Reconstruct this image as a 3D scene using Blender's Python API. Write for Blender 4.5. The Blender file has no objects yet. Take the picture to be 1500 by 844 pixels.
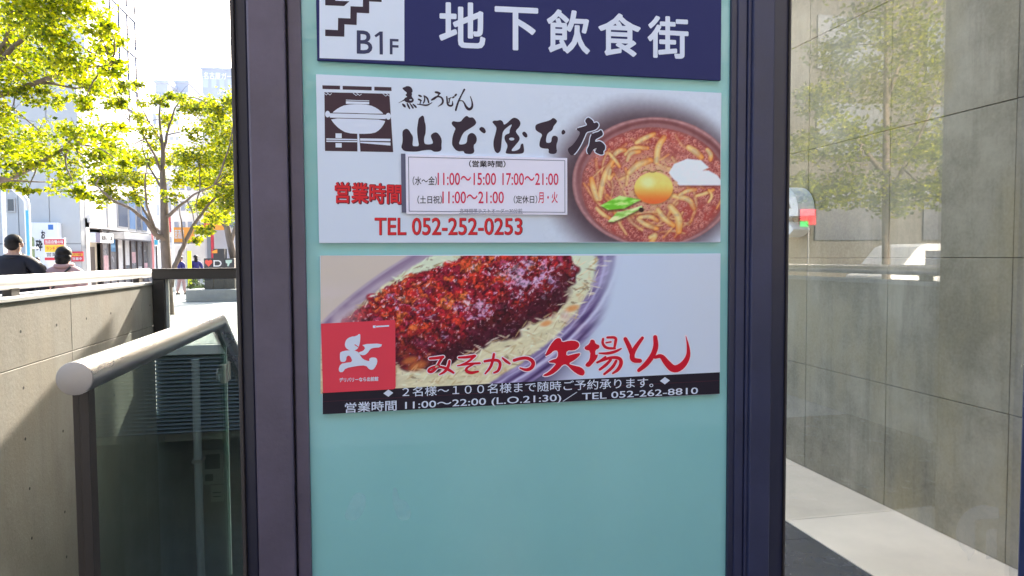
import bpy, bmesh, math, random
import numpy as np
from mathutils import Vector, Matrix
from mathutils.geometry import tessellate_polygon

random.seed(7)
R = math.radians
SC = bpy.context.scene
COL = SC.collection

# ------------------------------------------------------------------ camera
H = 1.5                                   # camera height
F = 1000.0                                # focal length in photo pixels (1500 wide)
YAW, PITCH, ROLL = R(11.6), R(-2.59), R(0.35)
fwd = Vector((math.sin(YAW)*math.cos(PITCH), math.cos(YAW)*math.cos(PITCH), math.sin(PITCH)))
r0 = Vector((math.cos(YAW), -math.sin(YAW), 0)); u0 = r0.cross(fwd)
rgt = math.cos(ROLL)*r0 - math.sin(ROLL)*u0
upv = math.sin(ROLL)*r0 + math.cos(ROLL)*u0
CAMP = Vector((0, 0, H))
cam = bpy.data.cameras.new('camera'); camo = bpy.data.objects.new('camera', cam); COL.objects.link(camo)
cam.sensor_width = 36; cam.lens = 36*F/1500; cam.clip_start = 0.05; cam.clip_end = 2000
camo.matrix_world = Matrix(((rgt.x, upv.x, -fwd.x, 0), (rgt.y, upv.y, -fwd.y, 0), (rgt.z, upv.z, -fwd.z, H), (0, 0, 0, 1)))
SC.camera = camo

# ------------------------------------------------------------------ light
SUN_AZ, SUN_EL = R(13), R(30)             # azimuth clockwise from +Y
to_sun = Vector((math.sin(SUN_AZ)*math.cos(SUN_EL), math.cos(SUN_AZ)*math.cos(SUN_EL), math.sin(SUN_EL)))
w = bpy.data.worlds.new("World"); SC.world = w; w.use_nodes = True
nt = w.node_tree; bg = nt.nodes['Background']
sky = nt.nodes.new('ShaderNodeTexSky'); sky.sky_type = 'NISHITA'; sky.sun_disc = False
sky.sun_elevation = SUN_EL; sky.sun_rotation = SUN_AZ; sky.air_density = 1.0; sky.dust_density = 5.0; sky.ozone_density = 1.0
nt.links.new(sky.outputs[0], bg.inputs['Color']); bg.inputs['Strength'].default_value = 0.15
sl = bpy.data.lights.new('sun', 'SUN'); sl.energy = 2.1; sl.angle = R(0.3); sl.color = (1.0, 0.93, 0.82)
so = bpy.data.objects.new('sun', sl); COL.objects.link(so); so.location = (10, 30, 40)
so.rotation_euler = (-to_sun).to_track_quat('-Z', 'Y').to_euler()
SC.view_settings.view_transform = 'Standard'; SC.view_settings.look = 'None'
SC.view_settings.exposure = 2.77; SC.view_settings.gamma = 1.0; SC.view_settings.use_curve_mapping = False
SC.render.engine = 'CYCLES'
SC.cycles.use_denoising = True
SC.cycles.max_bounces = 10; SC.cycles.transparent_max_bounces = 16; SC.cycles.diffuse_bounces = 4
SC.cycles.caustics_reflective = False; SC.cycles.caustics_refractive = False
SC.cycles.sample_clamp_indirect = 8

# ------------------------------------------------------------------ photo pixel -> world
def ray(x, y):
    return fwd + rgt*((x-750)/F) - upv*((y-422)/F)
def on_y(x, y, Y):
    d = ray(x, y); return CAMP + d*(Y/d.y)
def on_x(x, y, X):
    d = ray(x, y); return CAMP + d*(X/d.x)
def on_z(x, y, z):
    d = ray(x, y); return CAMP + d*((z-H)/d.z)
def at_d(x, y, dep):
    return CAMP + ray(x, y)*dep
def px_of(p):
    q = Vector(p)-CAMP; z = q.dot(fwd); return (750+F*q.dot(rgt)/z, 422-F*q.dot(upv)/z)

# ------------------------------------------------------------------ object helpers
WL = {}
def wloc(o): return WL.get(o.name, Vector((0, 0, 0)))
def tag(o, label=None, cat=None, group=None, kind=None):
    if label: o['label'] = label
    if cat: o['category'] = cat
    if group: o['group'] = group
    if kind: o['kind'] = kind
    return o
def thing(name, label, cat, loc=(0, 0, 0), group=None):
    o = bpy.data.objects.new(name, None); COL.objects.link(o); o.location = loc
    o.empty_display_size = 0.2; WL[o.name] = Vector(loc)
    return tag(o, label, cat, group)
def copy_tree(o, parent=None):
    c = o.copy(); COL.objects.link(c)
    if parent is not None: c.parent = parent
    for ch in list(o.children): copy_tree(ch, c)
    return c

class MB:
    def __init__(s): s.v = []; s.f = []; s.m = []
    def add(s, vs, fs, mi=0):
        n = len(s.v); s.v += [tuple(v) for v in vs]
        for f in fs: s.f.append([n+i for i in f]); s.m.append(mi)
        return s
    def box(s, x0, x1, y0, y1, z0, z1, mi=0):
        if x0 > x1: x0, x1 = x1, x0
        if y0 > y1: y0, y1 = y1, y0
        if z0 > z1: z0, z1 = z1, z0
        vs = [(x0,y0,z0),(x1,y0,z0),(x1,y1,z0),(x0,y1,z0),(x0,y0,z1),(x1,y0,z1),(x1,y1,z1),(x0,y1,z1)]
        return s.add(vs, [(3,2,1,0),(4,5,6,7),(0,1,5,4),(1,2,6,5),(2,3,7,6),(3,0,4,7)], mi)
    def tube(s, pts, rad, n=12, mi=0, caps=True):
        pts = [Vector(p) for p in pts]
        rads = rad if isinstance(rad, (list, tuple)) else [rad]*len(pts)
        rings = []; prev = None
        for i, p in enumerate(pts):
            t = (pts[min(i+1, len(pts)-1)] - pts[max(i-1, 0)])
            if t.length < 1e-9: t = Vector((0,0,1))
            t.normalize()
            if prev is None:
                a = Vector((0,0,1)) if abs(t.z) < .9 else Vector((1,0,0))
                prev = t.cross(a).normalized()
            else:
                prev = (prev - t*prev.dot(t))
                if prev.length < 1e-6: prev = t.orthogonal()
                prev.normalize()
            b = t.cross(prev)
            rings.append([p + (prev*math.cos(2*math.pi*k/n) + b*math.sin(2*math.pi*k/n))*rads[i] for k in range(n)])
        vs = [v for r_ in rings for v in r_]; fs = []
        for i in range(len(pts)-1):
            for k in range(n):
                fs.append((i*n+k, i*n+(k+1) % n, (i+1)*n+(k+1) % n, (i+1)*n+k))
        if caps:
            fs.append(tuple(reversed(range(n)))); fs.append(tuple((len(pts)-1)*n+k for k in range(n)))
        return s.add(vs, fs, mi)
    def ball(s, c, rx, ry=None, rz=None, nu=14, nv=9, mi=0, zmin=-1.0):
        ry = rx if ry is None else ry; rz = rx if rz is None else rz
        c = Vector(c); vs = []; fs = []
        a0 = math.asin(max(-1, zmin))
        for j in range(nv+1):
            a = a0 + (math.pi/2-a0)*j/nv
            for k in range(nu):
                b = 2*math.pi*k/nu
                vs.append(c + Vector((rx*math.cos(a)*math.cos(b), ry*math.cos(a)*math.sin(b), rz*math.sin(a))))
        for j in range(nv):
            for k in range(nu):
                fs.append((j*nu+k, j*nu+(k+1) % nu, (j+1)*nu+(k+1) % nu, (j+1)*nu+k))
        return s.add(vs, fs, mi)
    def quad(s, a, b, c, d, mi=0): return s.add([a, b, c, d], [(0,1,2,3)], mi)
    def prism(s, pts2, frame, depth, mi=0):
        """closed 2D outline -> solid; frame = (origin, ex, ey), extruded along ex x ey by depth"""
        o, ex, ey = frame; nn = ex.cross(ey).normalized()
        a = [o + ex*p[0] + ey*p[1] for p in pts2]; b = [q + nn*depth for q in a]; n = len(a)
        tris = tessellate_polygon([[Vector((p[0], p[1], 0)) for p in pts2]])
        s.add(a + b, [tuple(t) for t in tris] + [tuple(n+i for i in reversed(t)) for t in tris] +
              [(i, (i+1) % n, n+(i+1) % n, n+i) for i in range(n)], mi)
        return s
    def build(s, name, mats, parent=None, smooth=False, bevel=0, bseg=2, auto=None):
        me = bpy.data.meshes.new(name)
        off = wloc(parent) if parent is not None else Vector((0,0,0))
        me.from_pydata([(v[0]-off.x, v[1]-off.y, v[2]-off.z) for v in s.v], [], s.f)
        if not isinstance(mats, (list, tuple)): mats = [mats]
        for m in mats: me.materials.append(m)
        if len(mats) > 1: me.polygons.foreach_set('material_index', s.m)
        bm = bmesh.new(); bm.from_mesh(me)
        bmesh.ops.recalc_face_normals(bm, faces=bm.faces)
        if bevel:
            ed = [e for e in bm.edges if len(e.link_faces) == 2 and e.calc_face_angle(0) > R(40)]
            bmesh.ops.bevel(bm, geom=ed, offset=bevel, segments=bseg, profile=.5, affect='EDGES', clamp_overlap=True)
        bm.to_mesh(me); bm.free()
        if smooth:
            me.polygons.foreach_set('use_smooth', [True]*len(me.polygons))
            if auto: me.set_sharp_from_angle(angle=R(auto))
        o = bpy.data.objects.new(name, me); COL.objects.link(o)
        if parent is not None: o.parent = parent
        WL[o.name] = off
        return o

# ------------------------------------------------------------------ materials
def s2l(c):
    c = c/255.0
    return c/12.92 if c <= .04045 else ((c+.055)/1.055)**2.4
def rgb(r_, g_, b_, k=1.0): return (min(1, s2l(r_)*k), min(1, s2l(g_)*k), min(1, s2l(b_)*k), 1)
def INK(r_, g_, b_): c = rgb(r_, g_, b_, 1.0); return (min(1,c[0]*1.27), min(1,c[1]*1.25), min(1,c[2]*1.20), 1)      # printed colours, paper white = albedo 0.8
MATS = {}
def mat(name, base, rough=.6, metal=0, spec=.5, coat=0, noise=0, nscale=6, bump=0, bscale=40, stretch=None, trans=0, coatr=.03):
    if name in MATS: return MATS[name]
    m = bpy.data.materials.new(name); m.use_nodes = True; n = m.node_tree; b = n.nodes['Principled BSDF']
    if len(base) == 3: base = (*base, 1)
    b.inputs['Base Color'].default_value = base; b.inputs['Roughness'].default_value = rough
    b.inputs['Metallic'].default_value = metal; b.inputs['Specular IOR Level'].default_value = spec
    b.inputs['Coat Weight'].default_value = coat; b.inputs['Coat Roughness'].default_value = coatr
    tc = n.nodes.new('ShaderNodeTexCoord'); src = tc.outputs['Object']
    if stretch:
        mp = n.nodes.new('ShaderNodeMapping'); mp.inputs['Scale'].default_value = stretch
        n.links.new(src, mp.inputs[0]); src = mp.outputs[0]
    if noise:
        nz = n.nodes.new('ShaderNodeTexNoise'); nz.inputs['Scale'].default_value = nscale; nz.inputs['Detail'].default_value = 6
        nz.inputs['Roughness'].default_value = .65
        n.links.new(src, nz.inputs['Vector'])
        cr = n.nodes.new('ShaderNodeValToRGB')
        cr.color_ramp.elements[0].position = .3; cr.color_ramp.elements[1].position = .7
        cr.color_ramp.elements[0].color = tuple(c*(1-noise) for c in base[:3])+(1,)
        cr.color_ramp.elements[1].color = tuple(min(1, c*(1+noise)) for c in base[:3])+(1,)
        n.links.new(nz.outputs['Fac'], cr.inputs[0]); n.links.new(cr.outputs[0], b.inputs['Base Color'])
        mr = n.nodes.new('ShaderNodeMapRange'); mr.inputs['To Min'].default_value = max(0, rough-.12); mr.inputs['To Max'].default_value = min(1, rough+.12)
        n.links.new(nz.outputs['Fac'], mr.inputs[0]); n.links.new(mr.outputs[0], b.inputs['Roughness'])
    if bump:
        nb = n.nodes.new('ShaderNodeTexNoise'); nb.inputs['Scale'].default_value = bscale; nb.inputs['Detail'].default_value = 4
        n.links.new(src, nb.inputs['Vector'])
        bp = n.nodes.new('ShaderNodeBump'); bp.inputs['Strength'].default_value = bump; bp.inputs['Distance'].default_value = .004
        n.links.new(nb.outputs['Fac'], bp.inputs['Height']); n.links.new(bp.outputs[0], b.inputs['Normal'])
    MATS[name] = m
    return m

def concrete(name, base, dark, warm, streak=1.0, bump=.35):
    """fair-faced concrete: broad blotches, vertical water streaks, fine pores"""
    m = bpy.data.materials.new(name); m.use_nodes = True; n = m.node_tree; b = n.nodes['Principled BSDF']
    tc = n.nodes.new('ShaderNodeTexCoord')
    def nz(scale, sc=(1,1,1), det=6, ro=.6):
        mp = n.nodes.new('ShaderNodeMapping'); mp.inputs['Scale'].default_value = sc
        n.links.new(tc.outputs['Object'], mp.inputs[0])
        t = n.nodes.new('ShaderNodeTexNoise'); t.inputs['Scale'].default_value = scale; t.inputs['Detail'].default_value = det
        t.inputs['Roughness'].default_value = ro; n.links.new(mp.outputs[0], t.inputs['Vector']); return t.outputs['Fac']
    def ramp(src, p0, p1):
        mr = n.nodes.new('ShaderNodeMapRange'); mr.inputs['From Min'].default_value = p0; mr.inputs['From Max'].default_value = p1
        n.links.new(src, mr.inputs[0]); return mr.outputs[0]
    def mix(fac, a, c):
        mx = n.nodes.new('ShaderNodeMix'); mx.data_type = 'RGBA'
        if isinstance(fac, float): mx.inputs['Factor'].default_value = fac
        else: n.links.new(fac, mx.inputs['Factor'])
        for s_, v in ((6, a), (7, c)):
            if isinstance(v, tuple): mx.inputs[s_].default_value = v if len(v) == 4 else (*v, 1)
            else: n.links.new(v, mx.inputs[s_])
        return mx.outputs[2]
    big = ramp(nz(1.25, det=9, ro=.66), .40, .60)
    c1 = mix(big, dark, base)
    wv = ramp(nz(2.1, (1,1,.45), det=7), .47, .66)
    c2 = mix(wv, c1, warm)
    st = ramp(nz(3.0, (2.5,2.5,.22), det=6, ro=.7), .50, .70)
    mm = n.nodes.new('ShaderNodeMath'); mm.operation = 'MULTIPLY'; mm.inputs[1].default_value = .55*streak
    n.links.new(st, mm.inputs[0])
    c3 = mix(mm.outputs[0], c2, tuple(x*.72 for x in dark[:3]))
    fine = ramp(nz(60, det=3), .3, .75)
    mf = n.nodes.new('ShaderNodeMath'); mf.operation = 'MULTIPLY'; mf.inputs[1].default_value = .25
    n.links.new(fine, mf.inputs[0])
    c4 = mix(mf.outputs[0], c3, tuple(min(1, x*1.3) for x in base[:3]))
    n.links.new(c4, b.inputs['Base Color'])
    b.inputs['Roughness'].default_value = .75; b.inputs['Specular IOR Level'].default_value = .35
    bp = n.nodes.new('ShaderNodeBump'); bp.inputs['Strength'].default_value = bump; bp.inputs['Distance'].default_value = .004
    n.links.new(nz(35, det=6, ro=.7), bp.inputs['Height']); n.links.new(bp.outputs[0], b.inputs['Normal'])
    MATS[name] = m
    return m

def glass(name, tint, refl0=.05, rough=0.0):
    """pane of clear or tinted glass: see-through with fresnel reflection (both faces of the pane together)"""
    m = bpy.data.materials.new(name); m.use_nodes = True; n = m.node_tree; n.nodes.clear()
    out = n.nodes.new('ShaderNodeOutputMaterial'); mx = n.nodes.new('ShaderNodeMixShader')
    tr = n.nodes.new('ShaderNodeBsdfTransparent'); tr.inputs[0].default_value = (*tint, 1)
    gl = n.nodes.new('ShaderNodeBsdfGlossy'); gl.inputs['Roughness'].default_value = rough
    ge = n.nodes.new('ShaderNodeNewGeometry'); dt = n.nodes.new('ShaderNodeVectorMath'); dt.operation = 'DOT_PRODUCT'
    n.links.new(ge.outputs['Normal'], dt.inputs[0]); n.links.new(ge.outputs['Incoming'], dt.inputs[1])
    def mth(op, a_, b_=None):
        q = n.nodes.new('ShaderNodeMath'); q.operation = op
        for i, v in enumerate((a_, b_)):
            if v is None: continue
            if isinstance(v, (int, float)): q.inputs[i].default_value = v
            else: n.links.new(v, q.inputs[i])
        return q.outputs[0]
    c = mth('ABSOLUTE', dt.outputs['Value']); f5 = mth('POWER', mth('SUBTRACT', 1.0, c), 5.0)
    fr = mth('MULTIPLY', mth('ADD', mth('MULTIPLY', f5, .96), .04), refl0)
    fr = mth('MINIMUM', fr, .9); n.links.new(fr, mx.inputs[0])
    n.links.new(tr.outputs[0], mx.inputs[1]); n.links.new(gl.outputs[0], mx.inputs[2]); n.links.new(mx.outputs[0], out.inputs[0])
    MATS[name] = m
    return m

def vcol_mat(name, rough=.35, coat=0.0):
    m = bpy.data.materials.new(name); m.use_nodes = True; n = m.node_tree; b = n.nodes['Principled BSDF']
    a = n.nodes.new('ShaderNodeVertexColor'); a.layer_name = 'print'
    n.links.new(a.outputs[0], b.inputs['Base Color']); b.inputs['Roughness'].default_value = rough
    b.inputs['Coat Weight'].default_value = coat; b.inputs['Coat Roughness'].default_value = .08
    MATS[name] = m
    return m

def leaf_mat(name, cols, trans=.45):
    m = bpy.data.materials.new(name); m.use_nodes = True; n = m.node_tree; n.nodes.clear()
    out = n.nodes.new('ShaderNodeOutputMaterial')
    geo = n.nodes.new('ShaderNodeNewGeometry'); cr = n.nodes.new('ShaderNodeValToRGB')
    cr.color_ramp.interpolation = 'LINEAR'
    els = cr.color_ramp.elements
    while len(els) < len(cols): els.new(.5)
    for i, c in enumerate(cols): els[i].position = i/(len(cols)-1); els[i].color = (*c, 1)
    n.links.new(geo.outputs['Random Per Island'], cr.inputs[0])
    d = n.nodes.new('ShaderNodeBsdfPrincipled'); d.inputs['Roughness'].default_value = .45
    d.inputs['Specular IOR Level'].default_value = .4
    t = n.nodes.new('ShaderNodeBsdfTranslucent'); mx = n.nodes.new('ShaderNodeMixShader'); mx.inputs[0].default_value = trans
    hs = n.nodes.new('ShaderNodeHueSaturation'); hs.inputs['Value'].default_value = 1.9; hs.inputs['Saturation'].default_value = 1.1
    n.links.new(cr.outputs[0], d.inputs['Base Color']); n.links.new(cr.outputs[0], hs.inputs['Color']); n.links.new(hs.outputs[0], t.inputs['Color'])
    n.links.new(d.outputs[0], mx.inputs[1]); n.links.new(t.outputs[0], mx.inputs[2]); n.links.new(mx.outputs[0], out.inputs[0])
    MATS[name] = m
    return m

def emit_free(*a): pass

M_NAVY = mat('navy_paint', (.100,.080,.113), .42, noise=.2, nscale=5, bump=.25, bscale=90)
M_NAVY_D = mat('navy_paint_smooth', (.022,.024,.055), .35, noise=.08, nscale=4)
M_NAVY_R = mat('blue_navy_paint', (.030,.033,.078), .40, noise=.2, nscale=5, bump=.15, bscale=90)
M_GASKET = mat('rubber_gasket', (.05,.042,.04), .6)
M_TEAL = mat('teal_back_painted_glass', (.285,.62,.59), .5, coat=1.0, noise=.05, nscale=1.3, coatr=.015)
M_STEEL = mat('brushed_steel', (.68,.66,.65), .27, metal=.92, noise=.06, nscale=3, stretch=(1,.08,1), bump=.05, bscale=160)
M_RAILW = mat('satin_rail', (.74,.72,.69), .42, metal=.35, noise=.04, nscale=3)
M_STEELCAP = mat('satin_steel_cap', (.43,.405,.385), .55, metal=.85, noise=.05, nscale=20)
M_BROWNST = mat('dark_bronze_steel', (.030,.024,.021), .45, noise=.15, nscale=6)
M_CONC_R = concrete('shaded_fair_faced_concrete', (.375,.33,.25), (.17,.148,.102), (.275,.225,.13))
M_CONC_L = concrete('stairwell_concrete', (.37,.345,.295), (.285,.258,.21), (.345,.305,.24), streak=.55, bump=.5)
M_CONC_D = mat('grey_concrete', (.30,.30,.29), .8, noise=.15, nscale=2)
M_STONE = mat('light_stone_floor', (.60,.54,.45), .55, noise=.14, nscale=1.8, bump=.1, bscale=60)
M_DARKTILE = mat('dark_floor_tile', (.045,.05,.065), .25, noise=.15, nscale=4)
M_HOLE = mat('tie_hole', (.05,.045,.04), .9)
M_WHITE = mat('white_paint', (.78,.78,.78), .5, noise=.03)
M_BLACK = mat('black_paint', (.02,.02,.022), .5)
M_GLASS_R = glass('window_glass', (.96,.97,.945), 3.0)
M_GLASS_G = glass('tinted_balustrade_glass', (.80,.87,.84), 1.0)
M_GLASS_F = glass('clear_guard_glass', (.84,.88,.87), 1.2)

# ================================================================== SETTING
D = 2.0                                    # plane of the sign panel
XW = -2.0                                  # face of the stairwell wall on the left
XG = -0.77                                 # glass balustrade
XR = 2.97                                  # face of the concrete building on the right
YF = 6.9                                   # far end of the sunken court
LOW = -3.4

M_PAVE = mat('street_paving', (.40,.39,.38), .8, noise=.10, nscale=.8, bump=.1, bscale=30)
pv = MB()
def sheet(mb, x0, x1, y0, y1, z, mi=0): mb.quad((x0,y0,z),(x1,y0,z),(x1,y1,z),(x0,y1,z), mi)
sheet(pv, -600, XW-.30, -600, YF+.25, 0); sheet(pv, -600, 600, YF+.25, 900, 0)
sheet(pv, XW-.30, 600, -600, -1.5, 0); sheet(pv, 4.7, 600, -1.5, YF+.25, 0)
tag(pv.build('street_pavement', M_PAVE), kind='structure')
fl = MB()
for (x0,x1,y0,y1) in ((XG+.05, 2.27, -1.5, 2.6), (XW-.3, XG+.05, -1.5, 1.2), (2.27, 4.7, -1.5, .7)):
    fl.box(x0, x1, y0, y1, -.28, .002)
for i in range(2):
    for j in range(8):
        fl.box(1.45+i*.41+.0015, 1.45+(i+1)*.41-.0015, 2.6+j*.57+.0015, min(YF+.25, 2.6+(j+1)*.57-.0015), -.28, .002+random.uniform(-.0006,.0006))
fl.box(1.45, 2.27, 2.6, YF+.25, -.29, -.004)
tag(fl.build('entrance_floor', M_DARKTILE), kind='structure')
ls = MB()
for k in range(9):
    y0 = .7+k*.9
    ls.box(2.272, 4.7 if y0 < 1.0 else XR+.02, y0+.002, min(y0+.898, YF+.24), -.28, .006)
tag(ls.build('light_stone_floor_strip', M_STONE, bevel=.002, bseg=1), kind='structure')
lo = MB(); sheet(lo, XW-.3, 2.4, -1.6, 9.0, LOW)
tag(lo.build('sunken_court_floor', M_CONC_D), kind='structure')
sidew = MB(); sidew.box(XW-.28, 1.45, 1.0, 1.2, LOW, -.29); sidew.box(1.3, 1.5, 2.6, 9.0, LOW, -.285); sidew.box(XG+.06, 1.3, 2.4, 2.6, LOW, -.286)
tag(sidew.build('sunken_court_side', M_CONC_D), kind='structure')
st = MB()
for k in range(18):
    st.box(-.6, 1.29, 2.75+k*.28, 2.75+(k+1)*.28+.02, LOW+.001, -.17*(k+1))
tag(st.build('stairs', mat('stair_granite', (.16,.16,.165), .6, noise=.15, nscale=30)), kind='structure')

# ------------------------------------------------------------------ left stairwell wall with joints, tie holes and coping
zt = on_x(110, 430.5, XW).z                # top of the wall
wall = thing('stairwell_wall', 'beige fair-faced concrete wall with tie holes and a diagonal shadow, left of the glass balustrade', 'wall', (XW, 4, 0))
z1 = on_x(104, 515, XW).z                  # horizontal joint
yj = [on_x(104, 460, XW).y, on_x(207, 440, XW).y]
ys = [-1.5, yj[0]-3.6, yj[0]-1.8, yj[0], yj[1], YF]
ys = [-1.5, yj[0]-2*(yj[1]-yj[0]), yj[0]-(yj[1]-yj[0]), yj[0], yj[1], YF]
zs = [LOW+.01, z1-2.3, z1, zt]
wm = MB()
wm.box(XW-.25, XW-.012, -1.5, YF, LOW, zt-.004, 0)
g = .004
for i in range(len(ys)-1):
    for j in range(len(zs)-1):
        wm.box(XW-.02, XW, ys[i]+g/2, ys[i+1]-g/2, zs[j]+g/2, zs[j+1]-g/2, 0)
wo = wm.build('wall_body', [M_CONC_L, M_HOLE], wall, bevel=.0025, bseg=1)
hm = MB()
def zoom(x0, y0, s): return lambda pts: [(x0+p[0]*s, y0+p[1]*s) for p in pts]
for (hx, hy) in zoom(0, 400, 240/456)([(57,163),(157,145),(240,127),(308,112),(365,100),(417,90),(65,320),(162,285),(318,340),(70,462),(175,440),(82,600),(180,665),(88,738),(185,790)]):
    p = on_x(hx, hy, XW)
    n_ = 14; r_ = .0095
    ring = [(XW+.0012, p.y+r_*math.cos(2*math.pi*k/n_), p.z+r_*math.sin(2*math.pi*k/n_)) for k in range(n_)]
    inn = [(XW-.004+.0055, p.y+r_*.7*math.cos(2*math.pi*k/n_), p.z+r_*.7*math.sin(2*math.pi*k/n_)) for k in range(n_)]
    hm.add(ring, [tuple(range(n_))], 0)
ho = hm.build('tie_hole_row', M_HOLE, wall)
cm = MB(); cm.box(XW-.265, XW+.012, -1.5, YF+.01, zt-.003, zt+.022)
cm.build('coping', mat('coping_stone', (.50,.49,.46), .6, noise=.08, nscale=8), wall, bevel=.004)

# rail along that wall
rail = thing('wall_handrail', 'long round steel handrail gleaming in the sun on top of the beige stairwell wall', 'handrail', (XW-.1, 4, zt))
p0 = on_x(0, 415, XW-.1); p1 = on_x(217, 400, XW-.1)
rz = (p0.z+p1.z)/2; rr = .044
tb = MB(); tb.tube([(XW-.1, -1.4, rz), (XW-.1, p1.y-.004, rz)], rr, 28); tb.build('tube', M_RAILW, rail, smooth=True, auto=40)
ec = MB(); ec.tube([(XW-.1, p1.y-.005, rz), (XW-.1, p1.y+.006, rz)], rr*.99, 28); ec.build('end_cap', M_STEELCAP, rail, smooth=True, auto=40)
by = on_x(202, 412, XW-.1).y
for k in range(4):
    b = MB(); b.box(XW-.125, XW-.075, by-k*2.25-.05, by-k*2.25+.05, zt+.02, rz-rr+.006); b.build('bracket', M_BROWNST, rail, bevel=.003)

# ------------------------------------------------------------------ glass balustrade with the thick handrail
bal = thing('glass_balustrade', 'tinted glass balustrade with a thick brushed steel handrail, beside the blue-grey column', 'balustrade', (XG, 2, 0))
ra = on_x(110, 562, XG); rb = on_x(318, 466, XG)
zr = (ra.z+rb.z)/2; RR = .0445
yb = rb.y+.02
# swept rail: level, tight bend, then down with the stairs
path = [Vector((XG, ra.y, zr)), Vector((XG, yb-.35, zr))]
sl_ = math.atan(.17/.28)
for k in range(7):
    a = sl_*k/6; path.append(Vector((XG, yb-.05 + .12*math.sin(a), zr - .12*(1-math.cos(a)))))
e = path[-1]; path.append(e + Vector((0, math.cos(sl_), -math.sin(sl_)))*3.6)
tb = MB(); tb.tube(path, RR, 36); tb.build('handrail', M_STEEL, bal, smooth=True, auto=50)
ec = MB(); ec.tube([(XG, ra.y-.0055, zr), (XG, ra.y-.0045, zr), (XG, ra.y-.001, zr)], [RR*.94, RR*.985, RR*.99], 36); ec.build('end_cap', M_STEELCAP, bal, smooth=True, auto=30)
pm = MB(); pm.box(XG-.012, XG+.012, ra.y+.05, ra.y+.095, -.25, zr-RR+.01); pm.box(XG-.03, XG-.0125, ra.y+.056, ra.y+.09, -.25, zr-RR+.004)
pm.build('post', M_BROWNST, bal, bevel=.002)
yj2 = on_x(332, 600, XG).y
gm = MB(); gm.box(XG-.006, XG+.006, ra.y+.098, yj2-.006, -.2, zr-RR+.012); gm.build('glass_pane', M_GLASS_G, bal)
gm = MB(); gm.prism([(yj2+.006, -.2), (yj2+.006, zr-RR+.01), (yb, zr-RR+.005), (yb+2.0, zr-RR-1.22), (yb+2.0, -2.4)], (Vector((XG-.006,0,0)), Vector((0,1,0)), Vector((0,0,1))), .012); gm.build('glass_pane', M_GLASS_G, bal)
em = MB(); em.box(XG-.007, XG+.007, yj2-.0055, yj2-.001, -.2, zr-RR+.012); em.box(XG-.007, XG+.007, yj2+.001, yj2+.0055, -.2, zr-RR+.012)
em.build('glass_edge', mat('polished_glass_edge', (.75,.80,.74), .15, spec=.8), bal)
cz = on_x(330, 546, XG).z
for s_ in (-1, 1):
    k_ = MB(); k_.box(XG-.014, XG+.014, yj2+s_*.012, yj2+s_*.062, cz-.05, cz+.05)
    k_.build('clamp', M_STEELCAP, bal, bevel=.004)
k_ = MB(); k_.tube([(XG-.02, yj2-.085+.028*math.cos(t), cz+.002+.028*math.sin(t)) for t in [2*math.pi*i/16 for i in range(17)]], .005, 8, caps=False)
k_.build('clamp_ring', M_STEELCAP, bal, smooth=True)
bm_ = MB(); bm_.box(XG-.035, XG+.035, ra.y, yb, -.30, -.2); bm_.build('base_channel', M_BROWNST, bal, bevel=.003)

# ------------------------------------------------------------------ far guard frame and louvred end wall
fz1 = on_y(300, 393, YF).z; fz0 = on_y(300, 408, YF).z
fx0 = on_y(225.5, 430, YF).x; fx1 = on_y(243, 430, YF).x
zc = on_y(300, 505, YF).z
gd = thing('steel_guard_frame', 'dark steel frame glazed with clear glass across the far end of the sunken court', 'guard frame', (fx0, YF, zc))
m_ = MB(); m_.box(fx0, fx1, YF-.05, YF+.05, zc+.001, fz0-.004); m_.build('post', M_BROWNST, gd, bevel=.004)
m_ = MB(); m_.box(2.3, 2.4, YF-.05, YF+.05, zc+.001, fz0-.004); m_.build('post', M_BROWNST, gd, bevel=.004)
m_ = MB(); m_.box(fx0, 2.4, YF-.05, YF+.05, fz0, fz1-.012); m_.box(fx0-.01, 2.41, YF-.06, YF+.06, fz1-.0115, fz1); m_.box(fx0-.006, 2.406, YF-.056, YF+.056, fz0-.0035, fz0-.0002)
m_.build('top_beam', M_BROWNST, gd, bevel=.002, bseg=1)
m_ = MB(); m_.box(fx1+.012, 2.29, YF-.006, YF+.006, zc+.004, fz0-.005); m_.build('glass_pane', M_GLASS_F, gd)
m_ = MB(); m_.box(fx1+.003, fx1+.028, YF-.015, YF+.015, zc+.003, fz0-.005); m_.build('glazing_strip', mat('pale_sealant', (.55,.54,.50), .6), gd)

ew = thing('court_end_wall', 'louvred wall under a pale kerb at the far end of the sunken court', 'wall', (-1, YF, LOW))
zl = on_y(300, 632, YF).z
m_ = MB(); m_.box(XW-.02, 2.4, YF-.03, YF+.24, zc-.09, zc); m_.build('kerb', mat('kerb_stone', (.55,.54,.51), .6, noise=.06), ew, bevel=.006)
m_ = MB()
nsl = 20
for k in range(nsl):
    z = zl + (zc-.10-zl)*(k+.15)/nsl; hh = (zc-.10-zl)/nsl
    m_.add([(XW,YF-.02,z),(1.29,YF-.02,z),(1.29,YF+.03,z+hh*.85),(XW,YF+.03,z+hh*.85),(XW,YF-.015,z-.004),(1.29,YF-.015,z-.004),(1.29,YF+.035,z+hh*.85-.004),(XW,YF+.035,z+hh*.85-.004)],
           [(0,1,2,3),(7,6,5,4),(0,4,5,1),(3,2,6,7),(0,3,7,4),(1,5,6,2)])
m_.build('louvre', mat('louvre_grey', (.25,.28,.30), .45, metal=.3), ew)
m_ = MB(); m_.box(XW, 1.29, YF+.06, YF+.2, zl-.02, zc-.092); m_.build('louvre_backing', mat('louvre_backing', (.12,.13,.14), .8), ew)
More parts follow.
